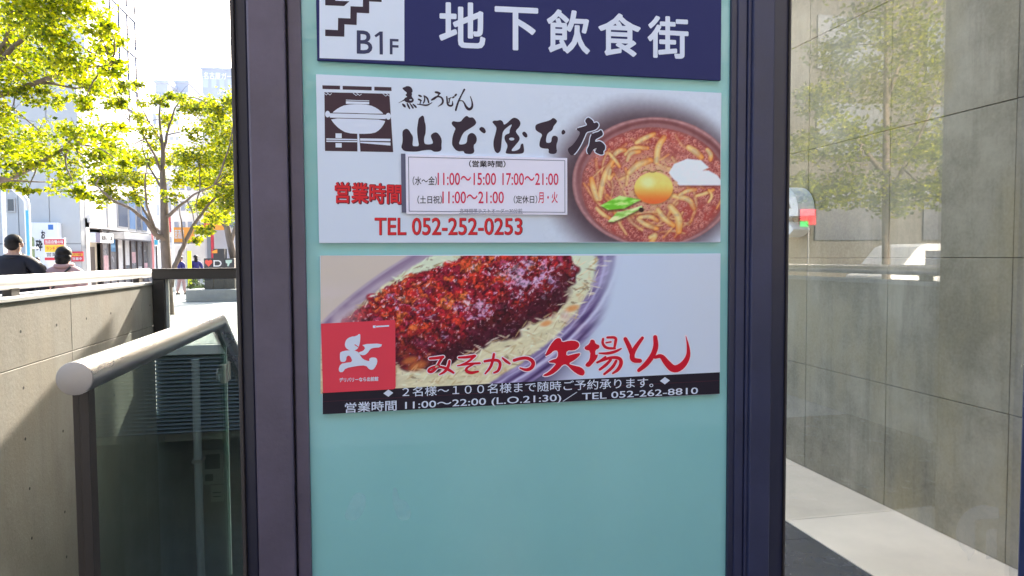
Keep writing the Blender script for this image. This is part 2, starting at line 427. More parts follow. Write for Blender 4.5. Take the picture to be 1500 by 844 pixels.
m_ = MB(); m_.box(XW, 1.29, 8.4, 8.6, LOW, zl+.2); m_.box(XW, 1.29, YF+.24, 8.6, zl-.14, zl-.02); m_.box(XW-.2, XW-.001, YF+.01, 8.6, LOW, zl+.2); m_.build('passage_wall', mat('passage_wall_paint', (.42,.42,.40), .7, noise=.2, nscale=2), ew)

pp = thing('drain_pipe', 'pale vertical pipe standing before the louvres, seen through the tinted glass', 'pipe', (on_y(288, 600, YF-.12).x, YF-.12, LOW))
px_ = on_y(288, 600, YF-.12).x
m_ = MB(); m_.tube([(px_, YF-.12, LOW), (px_, YF-.12, zc-.12)], .036, 16); m_.build('pipe', mat('pale_pipe', (.55,.56,.55), .45), pp, smooth=True, auto=40)
for zz in (-.4, -1.6, -2.7):
    m_ = MB(); m_.box(px_-.045, px_+.045, YF-.165, YF-.02, zz, zz+.03); m_.build('bracket', M_STEELCAP, pp)
def notice(x0, y0, x1, y1, label, bars):
    Y = 8.39; a = on_y(x0, y0, Y); b = on_y(x1, y1, Y)
    t = thing('posted_notice', label, 'notice', ((a.x+b.x)/2, Y, b.z), 'notices posted in the basement passage')
    m_ = MB(); m_.box(a.x, b.x, Y-.008, Y+.012, b.z, a.z); m_.build('sheet', mat('notice_paper', (.62,.64,.60), .6), t)
    m_ = MB()
    for (u0, v0, u1, v1) in bars:
        m_.box(a.x+(b.x-a.x)*u0, a.x+(b.x-a.x)*u1, Y-.0095, Y-.0082, b.z+(a.z-b.z)*v0, b.z+(a.z-b.z)*v1)
    m_.build('print', mat('notice_print', (.10,.11,.11), .6), t)
notice(296, 660, 328, 708, 'pale poster with a dark picture on the basement passage wall', [(.12,.45,.85,.88),(.12,.1,.5,.3)])
notice(309, 712, 328, 734, 'small pale sheet below the poster on the basement passage wall', [(.15,.3,.8,.36),(.15,.55,.8,.61)])

# ------------------------------------------------------------------ sign pylon: blue-grey steel columns around a teal glass panel
pyl = thing('sign_pylon', 'blue-grey steel pylon holding a teal glass panel with three signboards', 'pylon', (.5, D, 0))
def X_(px, Y, py=400): return on_y(px, py, Y).x
TOP = 3.3
def upright(name, px0, px1, Yf, Yb, m, bev=.004, py=400, par=None):
    q = MB(); q.box(X_(px0, Yf, py), X_(px1, Yf, py), Yf, Yb, .004, TOP)
    return q.build(name, m, par or pyl, bevel=bev)
upright('edge_lip', 345.5, 351, 2.004, 2.16, M_GASKET, .002)
upright('side_strip', 351.3, 369.5, 2.024, 2.16, M_NAVY_D)
upright('column', 369, 424.5, 1.968, 2.2, M_NAVY, .006)
upright('jamb', 428.5, 448, 1.984, 2.1, M_NAVY, .003)
upright('shadow_gap', 423, 450.5, 2.012, 2.12, M_NAVY_D, 0)
q = MB(); q.box(X_(449, 2.0), X_(1068, 2.0), D, D+.03, .06, TOP-.05); q.build('teal_panel', M_TEAL, pyl)
upright('shadow_gap', 1067.5, 1133, 2.014, 2.12, M_NAVY_D, 0)
upright('glazing_bead', 1068.5, 1078, 1.990, 2.1, M_NAVY_D, .002)
upright('jamb', 1078.5, 1091, 1.984, 2.1, M_NAVY_R, .002)
upright('ridge', 1093.5, 1098, 1.978, 2.1, M_NAVY_R, .0015)
upright('column', 1100.5, 1132, 1.968, 2.2, M_NAVY_R, .005)
upright('side_strip', 1131, 1152.5, 2.020, 2.16, M_NAVY_D)
upright('edge_lip', 1152.3, 1155, 2.012, 2.16, M_GASKET, .001)
q = MB(); q.box(X_(345.5,2.0)-.02, X_(1155,2.0)+.02, 1.95, 2.22, TOP+.001, TOP+.12); q.build('cap', M_NAVY, pyl, bevel=.006)
q = MB(); q.box(X_(449, 2.0), X_(1068, 2.0), 1.985, 2.1, .004, .058); q.build('bottom_rail', M_NAVY, pyl, bevel=.003)

# glazed screen to the right
scr = thing('glazed_screen', 'large clear window pane reflecting trees, right of the pylon, before the concrete wall', 'window', (1.8, 2.06, 0))
gx0 = X_(1153, 2.06); gx1 = X_(1493, 2.06, 700)
q = MB(); q.box(gx0, gx1, 2.055, 2.065, .061, TOP-.05); q.build('pane', M_GLASS_R, scr)
q = MB(); q.box(gx1-.002, gx1+.085, 2.02, 2.054, .004, TOP); q.box(gx1+.012, gx1+.08, 2.0545, 2.068, .004, TOP); q.build('frame_post', mat('screen_navy_paint', (.026,.040,.115), .4, noise=.08), scr, bevel=.004)
q = MB(); q.box(gx0+.02, gx1-.008, 2.02, 2.10, .004, .06); q.build('bottom_rail', M_NAVY_D, scr, bevel=.003)
q = MB(); q.box(gx0+.02, gx1-.008, 2.02, 2.10, TOP-.049, TOP+.05); q.build('top_rail', M_NAVY_D, scr, bevel=.003)
# frosted round emblem on the pane
frost = bpy.data.materials.new('frosted_film'); frost.use_nodes = True
fn = frost.node_tree; fn.nodes.clear()
fo = fn.nodes.new('ShaderNodeOutputMaterial'); fmx = fn.nodes.new('ShaderNodeMixShader'); fmx.inputs[0].default_value = .12
ft = fn.nodes.new('ShaderNodeBsdfTransparent'); fd = fn.nodes.new('ShaderNodeBsdfDiffuse'); fd.inputs[0].default_value = (.75,.76,.78,1)
fn.links.new(ft.outputs[0], fmx.inputs[1]); fn.links.new(fd.outputs[0], fmx.inputs[2]); fn.links.new(fmx.outputs[0], fo.inputs[0])
def emb(pts):
    return [on_y(x, y, 2.053) for x, y in zoom(1340, 700, 160/938)(pts)]
q = MB()
arc = [(600+245*math.cos(R(a)), 470-235*math.sin(R(a))) for a in range(62, 232, 6)]
outer = arc + [(460, 720), (515, 640), (520, 360), (725, 350), (722, 262)]
po = emb(outer); tris = tessellate_polygon([[Vector((p.x, p.z, 0)) for p in po]]); q.add(po, [tuple(t) for t in tris])
inn = emb([(615, 700), (610, 480), (630, 445), (705, 440), (705, 700)]); tris = tessellate_polygon([[Vector((p.x, p.z, 0)) for p in inn]]); q.add(inn, [tuple(t) for t in tris])
fo_ = q.build('frosted_emblem', frost)
tag(fo_, 'faint frosted round emblem on the window pane, low beside the right frame post', 'decal')

# ------------------------------------------------------------------ concrete building on the right
cb = thing('concrete_building', 'tall grey concrete building with jointed panels behind the window pane', 'building', (4.5, 6, 0))
BY0, BY1, BH = 1.0, 24.5, 11.8
m_ = MB(); m_.box(XR+.02, 9.0, BY0+.02, BY1, 0, BH)
q = MB()
yv = sorted([on_x(1478, 600, XR).y, on_x(1297, 600, XR).y, on_x(1180, 560, XR).y])
stp = (yv[2]-yv[0])/2
yy = [BY0]+[yv[0]-stp]*(yv[0]-stp > BY0+.05)+yv
while yy[-1] < BY1-.4: yy.append(yy[-1]+stp)
yy[-1] = BY1
z_a = on_x(1330, 571, XR).z; z_b = on_x(1400, 378, XR).z; z_c = on_x(1450, 154, XR).z
zz = [.006, z_a, z_b, z_c]
while zz[-1] < BH-.3: zz.append(zz[-1]+(z_c-z_a)/2)
zz[-1] = BH
for i in range(len(yy)-1):
    for j in range(len(zz)-1):
        jx = random.uniform(-.0012, .0012)
        q.box(XR+jx, XR+.03, yy[i]+.0016, yy[i+1]-.0016, zz[j]+.0016, zz[j+1]-.0016)
q.box(XR, 9.0, BY0, BY0+.019, .006, BH)
m_.build('core', mat('joint_shadow_concrete', (.19,.18,.155), .9), cb)
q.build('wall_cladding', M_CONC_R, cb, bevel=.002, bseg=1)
m_ = MB(); m_.box(XR-.04, 9.05, BY0-.04, BY1+.05, BH+.001, BH+.25); m_.build('parapet', M_CONC_D, cb)

# unseen block added behind the pylon to cast the diagonal shadow on the stairwell wall
kx = to_sun.x
def cast(Yw, zw, X):                        # point on plane x = X that shades (XW, Yw, zw)
    t = (X-XW)/to_sun.x; return Vector((X, Yw+t*to_sun.y, zw+t*to_sun.z))
pk = on_x(165, 463, XW); pl_ = on_x(0, 650, XW)
slp = (pk.z-pl_.z)/(pk.y-pl_.y)
ca = cast(pk.y, pk.z, 0.0)
y_lo = 10.4
sh = thing('shadow_block', 'added concrete block with a sloping top, unseen behind the pylon, casting the diagonal shadow', 'building', (1.2, 9, 0))
m_ = MB(); m_.prism([(y_lo, 0.0), (ca.y, 0.0), (ca.y, ca.z), (y_lo, ca.z-slp*(ca.y-y_lo))], (Vector((0,0,0)), Vector((0,1,0)), Vector((0,0,1))), .5)
m_.build('wall', M_CONC_D, sh)
m_ = MB(); m_.box(.1, .4, y_lo-.05, y_lo-.001, 0, 2.1); m_.build('door', M_NAVY_D, sh)  # door-sized panel on the added shadow block

# white channel letter on the concrete wall
def letter_e():
    t = thing('channel_letter', 'white raised letter e on the concrete wall, half hidden behind the pylon', 'letter', (XR, 4.7, 1.5))
    # front face lies 0.13 m off the wall
    Xf = XR-.14
    A = on_x(1187, 310, XR-.02); ztop = on_x(1165, 272, Xf).z; zbot = on_x(1160, 347, Xf).z
    yr = on_x(1169, 310, Xf).y; h = ztop-zbot; wd = h*.98
    cy, cz_ = yr+wd/2, (ztop+zbot)/2
    ro, ri = .5, .27
    def P(a, r): return (cy - wd*r*math.cos(a), cz_ + h*r*math.sin(a))     # y decreases to the right
    out = [P(R(a), ro) for a in range(0, 316, 9)]
    inn_ = [P(R(a), ri) for a in range(312, 179, -9)]
    # e: outer arc from the right end of the bar round to the lower lip, back inside to the bar
    bar = [(cy + wd*.255, cz_-.09*h), (cy-wd*.5, cz_-.09*h)]
    poly = out + inn_ + bar
    fr = (Vector((Xf, 0, 0)), Vector((0, 1, 0)), Vector((0, 0, 1)))
    hole = [P(R(a), ri) for a in range(12, 169, 9)]
    hole = [(p[0], max(p[1], cz_+.06*h)) for p in hole]
    q = MB()
    tr = tessellate_polygon([[Vector((p[0], p[1], 0)) for p in poly], [Vector((p[0], p[1], 0)) for p in hole]])
    allp = poly+hole; n = len(allp); n1 = len(poly)
    a3 = [Vector((Xf, p[0], p[1])) for p in allp]; b3 = [Vector((XR-.012, p[0], p[1])) for p in allp]
    q.add(a3+b3, [tuple(x) for x in tr] + [tuple(n+i for i in reversed(x)) for x in tr]
          + [(i, (i+1) % n1, n+(i+1) % n1, n+i) for i in range(n1)]
          + [(n1+i, n1+(i+1) % (n-n1), n+n1+(i+1) % (n-n1), n+n1+i) for i in range(n-n1)])
    q.build('letter_body', mat('letter_white', (.70,.71,.73), .4), t)
    for (yy_, zz_) in ((cy+wd*.3, cz_+h*.3), (cy-wd*.3, cz_+h*.3), (cy, cz_-h*.38)):
        f = MB(); f.tube([(XR-.02, yy_, zz_), (XR+.01, yy_, zz_)], .012, 8); f.build('standoff', M_STEELCAP, t)
letter_e()

# ================================================================== SIGNBOARDS on the teal panel
YS = D-.014                                # front face of the boards
LAYER = .00035
def sp(x, y, k=0): return on_y(x, y, YS-k*LAYER)
def lerp(a, b, t): return a+(b-a)*t
def smooth(pts, it=2, closed=True):
    for _ in range(it):
        o = []; n = len(pts)
        if not closed: o.append(pts[0])
        for i in range(n if closed else n-1):
            a, b = pts[i], pts[(i+1) % n]
            o += [(a[0]*.75+b[0]*.25, a[1]*.75+b[1]*.25), (a[0]*.25+b[0]*.75, a[1]*.25+b[1]*.75)]
        if not closed: o.append(pts[-1])
        pts = o
    return pts
def flat(name, polys, m, par, k, yp=None):
    """filled outlines (photo pixels) laid on the board; each polygon a hair above the one before"""
    q = MB()
    for i, pl in enumerate(polys):
        holes = []
        if isinstance(pl, tuple): pl, holes = pl
        ks = k + i*.03
        loops = [pl]+list(holes)
        pts = [sp(x, y, ks) if yp is None else on_y(x, y, yp-ks*LAYER) for lp in loops for (x, y) in lp]
        tr = tessellate_polygon([[Vector((x, -y, 0)) for (x, y) in lp] for lp in loops])
        q.add(pts, [tuple(t) for t in tr])
    return q.build(name, m, par)
def stroke(pts, wd, sm=2):
    """brush stroke -> outline polygon; wd = width or list of widths along it"""
    n = len(pts); wl = wd if isinstance(wd, (list, tuple)) else [wd]*n
    if len(wl) != n: wl = [wl[min(len(wl)-1, int(i*len(wl)/n))] for i in range(n)]
    p3 = [(p[0], p[1], wl[i]) for i, p in enumerate(pts)]
    for _ in range(sm):
        if len(p3) < 3: break
        o = [p3[0]]
        for a, b in zip(p3[:-1], p3[1:]):
            o += [tuple(a[j]*.75+b[j]*.25 for j in range(3)), tuple(a[j]*.25+b[j]*.75 for j in range(3))]
        o.append(p3[-1]); p3 = o
    L = []; Rr = []
    m = len(p3)
    for i in range(m):
        a = p3[max(0, i-1)]; b = p3[min(m-1, i+1)]
        dx, dy = b[0]-a[0], b[1]-a[1]; l = math.hypot(dx, dy) or 1
        nx, ny = -dy/l, dx/l; h = p3[i][2]/2
        L.append((p3[i][0]+nx*h, p3[i][1]+ny*h)); Rr.append((p3[i][0]-nx*h, p3[i][1]-ny*h))
    def cap(p, q, hw):
        dx, dy = p[0]-q[0], p[1]-q[1]; l = math.hypot(dx, dy) or 1; a0 = math.atan2(dy, dx)
        return [(p[0]+hw*math.cos(a0+t), p[1]+hw*math.sin(a0+t)) for t in (-1.0, -.5, 0, .5, 1.0)]
    e1 = cap(p3[-1], p3[-2], p3[-1][2]/2*.98); s1 = cap(p3[0], p3[1], p3[0][2]/2*.98)
    # L is at +90 deg of direction: at the end walk from L to R
    return L + list(reversed(e1)) + list(reversed(Rr)) + list(reversed(s1))
def ellipse(cx, cy, rx, ry, n=28, rot=0):
    c, s_ = math.cos(rot), math.sin(rot)
    return [(cx+rx*math.cos(t)*c-ry*math.sin(t)*s_, cy+rx*math.cos(t)*s_+ry*math.sin(t)*c) for t in [2*math.pi*i/n for i in range(n)]]
def rect(x0, y0, x1, y1): return [(x0,y0),(x1,y0),(x1,y1),(x0,y1)]

def text_mesh(s_, bold, **kw):
    """flat lettering in unit text space; bold lettering is thickened by stacking nudged copies"""
    c = bpy.data.curves.new('lettering', 'FONT'); c.body = s_; c.resolution_u = kw.get('res', 3)
    if 'line' in kw: c.space_line = kw['line']; c.align_x = 'CENTER'
    o = bpy.data.objects.new('lettering', c); COL.objects.link(o)
    dg = bpy.context.evaluated_depsgraph_get(); dg.update()
    me = bpy.data.meshes.new_from_object(o.evaluated_get(dg))
    bpy.data.objects.remove(o); bpy.data.curves.remove(c)
    n = len(me.vertices); co = np.empty(n*3, dtype=np.float32); me.vertices.foreach_get('co', co); co = co.reshape(-1, 3)
    fs = [list(p.vertices) for p in me.polygons]; bpy.data.meshes.remove(me)
    sh = [(0, 0)]
    if bold > 0:
        r_ = bold; sh = [(r_*math.cos(t), r_*math.sin(t)) for t in [2*math.pi*(i+.5)/8 for i in range(8)]]
    V = []; Fc = []
    for i, (dx, dy) in enumerate(sh):
        q = co.copy(); q[:,0] += dx; q[:,1] += dy; q[:,2] = i; V.append(q); Fc += [[v+i*n for v in f] for f in fs]
    return np.concatenate(V), Fc
def text(name, s_, quad, m, par, k, bold=0.0, yp=None, shear=0):
    """lettering fitted into quad = (left, top_l, bottom_l, right, top_r, bottom_r) in photo pixels"""
    co, fs = text_mesh(s_, bold)
    x0, x1 = co[:,0].min(), co[:,0].max(); y0, y1 = co[:,1].min(), co[:,1].max()
    l, tl, bl, r_, tr_, br = quad
    off = wloc(par); Y = (YS if yp is None else yp)-k*LAYER
    out = []
    for cx, cy, cz in co:
        u = (cx-x0)/(x1-x0); v = (cy-y0)/(y1-y0)
        out.append(tuple(on_y(lerp(l, r_, u), lerp(lerp(bl, br, u), lerp(tl, tr_, u), v), Y-cz*.00003)-off))
    me = bpy.data.meshes.new(name); me.from_pydata(out, [], fs); me.materials.append(m); me.update()
    ob = bpy.data.objects.new(name, me); COL.objects.link(ob); ob.parent = par; WL[ob.name] = off
    return ob

def board(par, q4, m, thick=.0095, edge=None, name='board'):
    """solid board from four photo-pixel corners TL TR BR BL, its front on the plane YS"""
    a = [sp(*p) for p in q4]
    xl = (a[0].x+a[3].x)/2; xr = (a[1].x+a[2].x)/2; zt_ = (a[0].z+a[1].z)/2; zb = (a[2].z+a[3].z)/2
    q = MB(); q.box(xl, xr, YS, YS+thick, zb, zt_)
    o = q.build(name, m, par, bevel=.0012, bseg=1)
    for (x, z) in ((xl+.06, zt_-.05), (xr-.06, zt_-.05), (xl+.06, zb+.05), (xr-.06, zb+.05)):
        f = MB(); f.box(x-.02, x+.02, YS+thick+.0002, D-.0003, z-.02, z+.02); f.build('mounting_pad', M_GASKET, par)
    return xl, xr, zb, zt_
def printed(name, par, x0, y0, x1, y1, step, fn, k, m, yp=None):
    """printed picture: a fine sheet of dots, each its own ink colour"""
    nx = int((x1-x0)/step)+1; ny = int((y1-y0)/step)+1
    gx, gy = np.meshgrid(np.linspace(x0, x1, nx), np.linspace(y0, y1, ny))
    col, keep = fn(gx, gy)
    Y = (YS if yp is None else yp)-k*LAYER
    d = np.array(fwd)[None,None,:] + np.array(rgt)[None,None,:]*((gx-750)/F)[...,None] - np.array(upv)[None,None,:]*((gy-422)/F)[...,None]
    P = np.array(CAMP) + d*(Y/d[...,1])[...,None] - np.array(wloc(par))
    idx = np.arange(nx*ny).reshape(ny, nx)
    kf = keep[:-1,:-1] & keep[1:,:-1] & keep[:-1,1:] & keep[1:,1:]
    fs = np.stack([idx[1:,:-1], idx[1:,1:], idx[:-1,1:], idx[:-1,:-1]], -1)[kf]
    used = np.unique(fs); remap = -np.ones(nx*ny, dtype=int); remap[used] = np.arange(len(used))
    me = bpy.data.meshes.new(name); me.from_pydata(P.reshape(-1,3)[used].tolist(), [], remap[fs].tolist())
    c = np.clip(col.reshape(-1,3)[used]/255., 0, 1)
    lin = np.where(c <= .04045, c/12.92, ((c+.055)/1.055)**2.4)*np.array([1.27,1.25,1.20])
    at = me.color_attributes.new('print', 'FLOAT_COLOR', 'POINT')
    at.data.foreach_set('color', np.concatenate([np.clip(lin,0,1), np.ones((len(used),1))], 1).astype(np.float32).ravel())
    me.materials.append(m)
    o = bpy.data.objects.new(name, me); COL.objects.link(o); o.parent = par; WL[o.name] = wloc(par)
    return o
# --- little raster toolkit for the printed food pictures
RS = np.random.RandomState(11)
def vnoise(x, y, sc, seed=0):
    x = x/sc; y = y/sc; xi = np.floor(x).astype(int); yi = np.floor(y).astype(int); fx = x-xi; fy = y-yi
    fx = fx*fx*(3-2*fx); fy = fy*fy*(3-2*fy)
    def h(a, b):
        n = (a*374761393 + b*668265263 + seed*1442695041) & 0xffffffff
        n = ((n ^ (n >> 13))*1274126177) & 0xffffffff
        return ((n ^ (n >> 16)) & 0xffff)/65535.
    return (h(xi,yi)*(1-fx)+h(xi+1,yi)*fx)*(1-fy) + (h(xi,yi+1)*(1-fx)+h(xi+1,yi+1)*fx)*fy
def fbm(x, y, sc, seed=0, o=4):
    a = 0; w_ = 1; t = 0
    for i in range(o): a = a+w_*vnoise(x, y, sc/2**i, seed+i*7); t += w_; w_ *= .55
    return a/t
def sstep(a, b, v): t = np.clip((v-a)/(b-a), 0, 1); return t*t*(3-2*t)
def mixc(c, col, m): return c*(1-m[...,None]) + np.array(col, float)*m[...,None] if np.ndim(col) == 1 or isinstance(col, tuple) else c*(1-m[...,None]) + col*m[...,None]
def seg_dist(x, y, pts):
    best = np.full(x.shape, 1e9); tt = np.zeros(x.shape)
    n = len(pts)-1
    for i in range(n):
        ax, ay = pts[i]; bx, by_ = pts[i+1]; dx, dy = bx-ax, by_-ay; l2 = dx*dx+dy*dy+1e-9
        t = np.clip(((x-ax)*dx+(y-ay)*dy)/l2, 0, 1); d = np.hypot(x-ax-t*dx, y-ay-t*dy)
        s_ = np.sign((x-ax)*dy-(y-ay)*dx); u = d < np.abs(best); best = np.where(u, d*np.where(s_ == 0, 1, s_), best); tt = np.where(u, (i+t)/n, tt)
    return best, tt
def inpoly(x, y, pts):
    r_ = np.zeros(x.shape, bool); n = len(pts)
    for i in range(n):
        x0, y0 = pts[i]; x1, y1 = pts[(i+1) % n]
        c = ((y0 > y) != (y1 > y)) & (x < (x1-x0)*(y-y0)/((y1-y0) if y1 != y0 else 1e-9)+x0); r_ ^= c
    return r_
def soft(x, y, pts, w_=2.0):
    d, _ = seg_dist(x, y, list(pts)+[pts[0]]); d = np.abs(d); i = inpoly(x, y, pts)
    return sstep(-w_, w_, np.where(i, d, -d))

def dab(c, gx, gy, cx, cy, rx, ry, rot, col, al=1.0, edge=.35):
    """paint one soft-edged elliptical dab into the picture array"""
    x0, y0 = gx[0,0], gy[0,0]; st = gx[0,1]-gx[0,0]; sty = gy[1,0]-gy[0,0]; m = max(rx, ry)*1.2+1
    i0 = max(0, int((cx-m-x0)/st)); i1 = min(gx.shape[1], int((cx+m-x0)/st)+2); j0 = max(0, int((cy-m-y0)/sty)); j1 = min(gx.shape[0], int((cy+m-y0)/sty)+2)
    if i1 <= i0 or j1 <= j0: return
    X = gx[j0:j1,i0:i1]-cx; Y = gy[j0:j1,i0:i1]-cy; co_, si = math.cos(rot), math.sin(rot)
    u = (X*co_+Y*si)/rx; v = (-X*si+Y*co_)/ry; a = sstep(1+edge, 1-edge, np.hypot(u, v))*al
    c[j0:j1,i0:i1] = c[j0:j1,i0:i1]*(1-a[...,None]) + np.array(col, float)*a[...,None]
def cells(x, y, sc, seed=3):
    best = np.full(x.shape, 9.); xi = np.floor(x/sc); yi = np.floor(y/sc); rid = np.zeros(x.shape)
    for a in (-1,0,1):
        for b in (-1,0,1):
            cx, cy = xi+a, yi+b
            def hh(s): 
                n = (cx.astype(int)*73856093 ^ cy.astype(int)*19349663 ^ s*83492791) & 0xffffffff
                n = ((n ^ (n >> 15))*2246822519) & 0xffffffff
                return ((n ^ (n >> 13)) & 0xffff)/65535.
            d = np.hypot(x/sc-cx-hh(seed), y/sc-cy-hh(seed+1)); u = d < best
            best = np.where(u, d, best); rid = np.where(u, hh(seed+2), rid)
    return best, rid

I_WHITE = mat('sign_white_ink', INK(203,211,225), .5, spec=.22)
I_NAVY = mat('sign_navy_ink', INK(38,41,88), .5, spec=.22)
I_DARK = mat('sign_dark_ink', INK(52,40,52), .5, spec=.22)
I_CLOTH = mat('sign_brown_ink', INK(64,46,54), .5, spec=.22)
I_PALE = mat('sign_pale_ink', INK(205,211,226), .5, spec=.22)
I_RED = mat('sign_red_ink', INK(198,20,42), .5, spec=.22)
I_REDT = mat('sign_brick_red_ink', INK(206,44,50), .5, spec=.22)
I_REDS = mat('sign_crimson_ink', INK(200,35,75), .5, spec=.22)
I_SHADOW = mat('sign_maroon_ink', INK(92,36,52), .5, spec=.22)
I_BLACK = mat('sign_black_ink', INK(32,26,38), .5, spec=.22)
I_GREY = mat('sign_grey_ink', INK(92,92,112), .5, spec=.22)
I_PAPER = mat('notice_white_paper', INK(222,218,232), .5, spec=.22)
I_STICK = mat('sticker_red_film', INK(216,62,78), .5, spec=.22)
M_PRINT = vcol_mat('printed_picture', .45, .0); M_PRINT.node_tree.nodes['Principled BSDF'].inputs['Specular IOR Level'].default_value = .22

# ---------------------------------------------------------------- top sign
s1 = thing('floor_sign', 'dark navy signboard with a white stair pictogram marked B1F, topmost on the teal panel', 'signboard', on_y(760, 60, D))
board(s1, [(461.4,-170),(1057,-115),(1057,116),(463,90.5)], I_NAVY, .0105)
pic = [(467.6,-160),(592,-155),(592,90),(468,85)]
pic_o = flat('pictogram_field', [[(467.6,-150),(592.3,-142),(592.3,89.6),(468,85.2)]], I_WHITE, s1, 1)
zf = zoom(455, 0, 150/1055)
stairp = [(150,305),(281,311),(283,186),(409,191),(411,65),(538,70),(540,-52),(666,-47),(668,-170),(795,-165),(796,-288),(925,-282),(925,-215),(862,-218),(860,-95),(733,-100),(731,22),(604,15),(604,138),(477,132),(474,258),(349,252),(347,379),(150,372)]
arrow = [(150,-420),(150,55),(345,63),(400,14),(255,8),(255,-420)]
flat('stair_symbol', [zf(stairp), zf(arrow)], I_DARK, s1, 2)
M_SLATE = mat('sign_slate_ink', INK(56,58,86), .5, spec=.22)
text('lettering', 'B', (522.6,44.5,78.6,545.4,45.3,79.2), M_SLATE, s1, 2, .012)
flat('lettering', [zf([(712,325),(743,326),(745,563),(711,562),(709,362),(672,386),(658,366)])], M_SLATE, s1, 2)
text('lettering', 'F', (571,56.9,79.7,583.8,57.4,80.3), MATS['sign_slate_ink'], s1, 2, .012)
for ch, q_ in (('地', (643.2,2.0,69.3,711,4.6,71.6)), ('下', (724.6,9,72.4,788.4,12.0,75.4)), ('飲', (801,13,77.4,864.2,15.8,80)), ('食', (876.3,18.3,81,938.6,21,84)), ('街', (948.6,22.5,84.2,1008.6,25.2,87))):
    text('lettering', ch, q_, I_PALE, s1, 1.5, .022)

# ---------------------------------------------------------------- middle sign: noodle restaurant
s2 = thing('noodle_sign', 'white signboard with black brush lettering and a noodle pot, middle of three', 'signboard', on_y(760, 240, D))
board(s2, [(464,111.5),(1056.5,133.5),(1056,355),(466,356.5)], I_WHITE)
# pot of noodles
zp = zoom(840, 170, 220/977)
NOOD = [([(540,300),(548,200),(590,140)],38),([(340,250),(390,205),(480,210)],30),([(410,175),(470,140),(525,118)],30),([(250,270),(295,225),(335,222)],30),
  ([(170,540),(188,430),(225,340),(260,285)],36),([(155,540),(130,470),(118,410)],36),([(365,370),(420,315),(500,290)],42),([(350,290),(370,240),(430,232)],26),
  ([(235,245),(275,290),(300,330)],22),([(420,670),(470,710),(545,735)],30),([(150,600),(190,640),(235,665)],26),([(550,610),(590,670),(650,712)],34),
  ([(630,590),(690,660),(685,750)],44),([(650,520),(755,540),(782,600)],34),([(690,515),(740,485),(795,480)],24),([(750,205),(790,230),(832,270)],40),
  ([(870,220),(895,250),(890,285)],30),([(500,790),(540,770),(500,830)],34),([(800,520),(870,500),(910,480)],22),([(430,660),(500,650),(545,680)],28),([(240,350),(225,420),(260,380)],24),([(880,560),(905,520),(880,480)],18)]
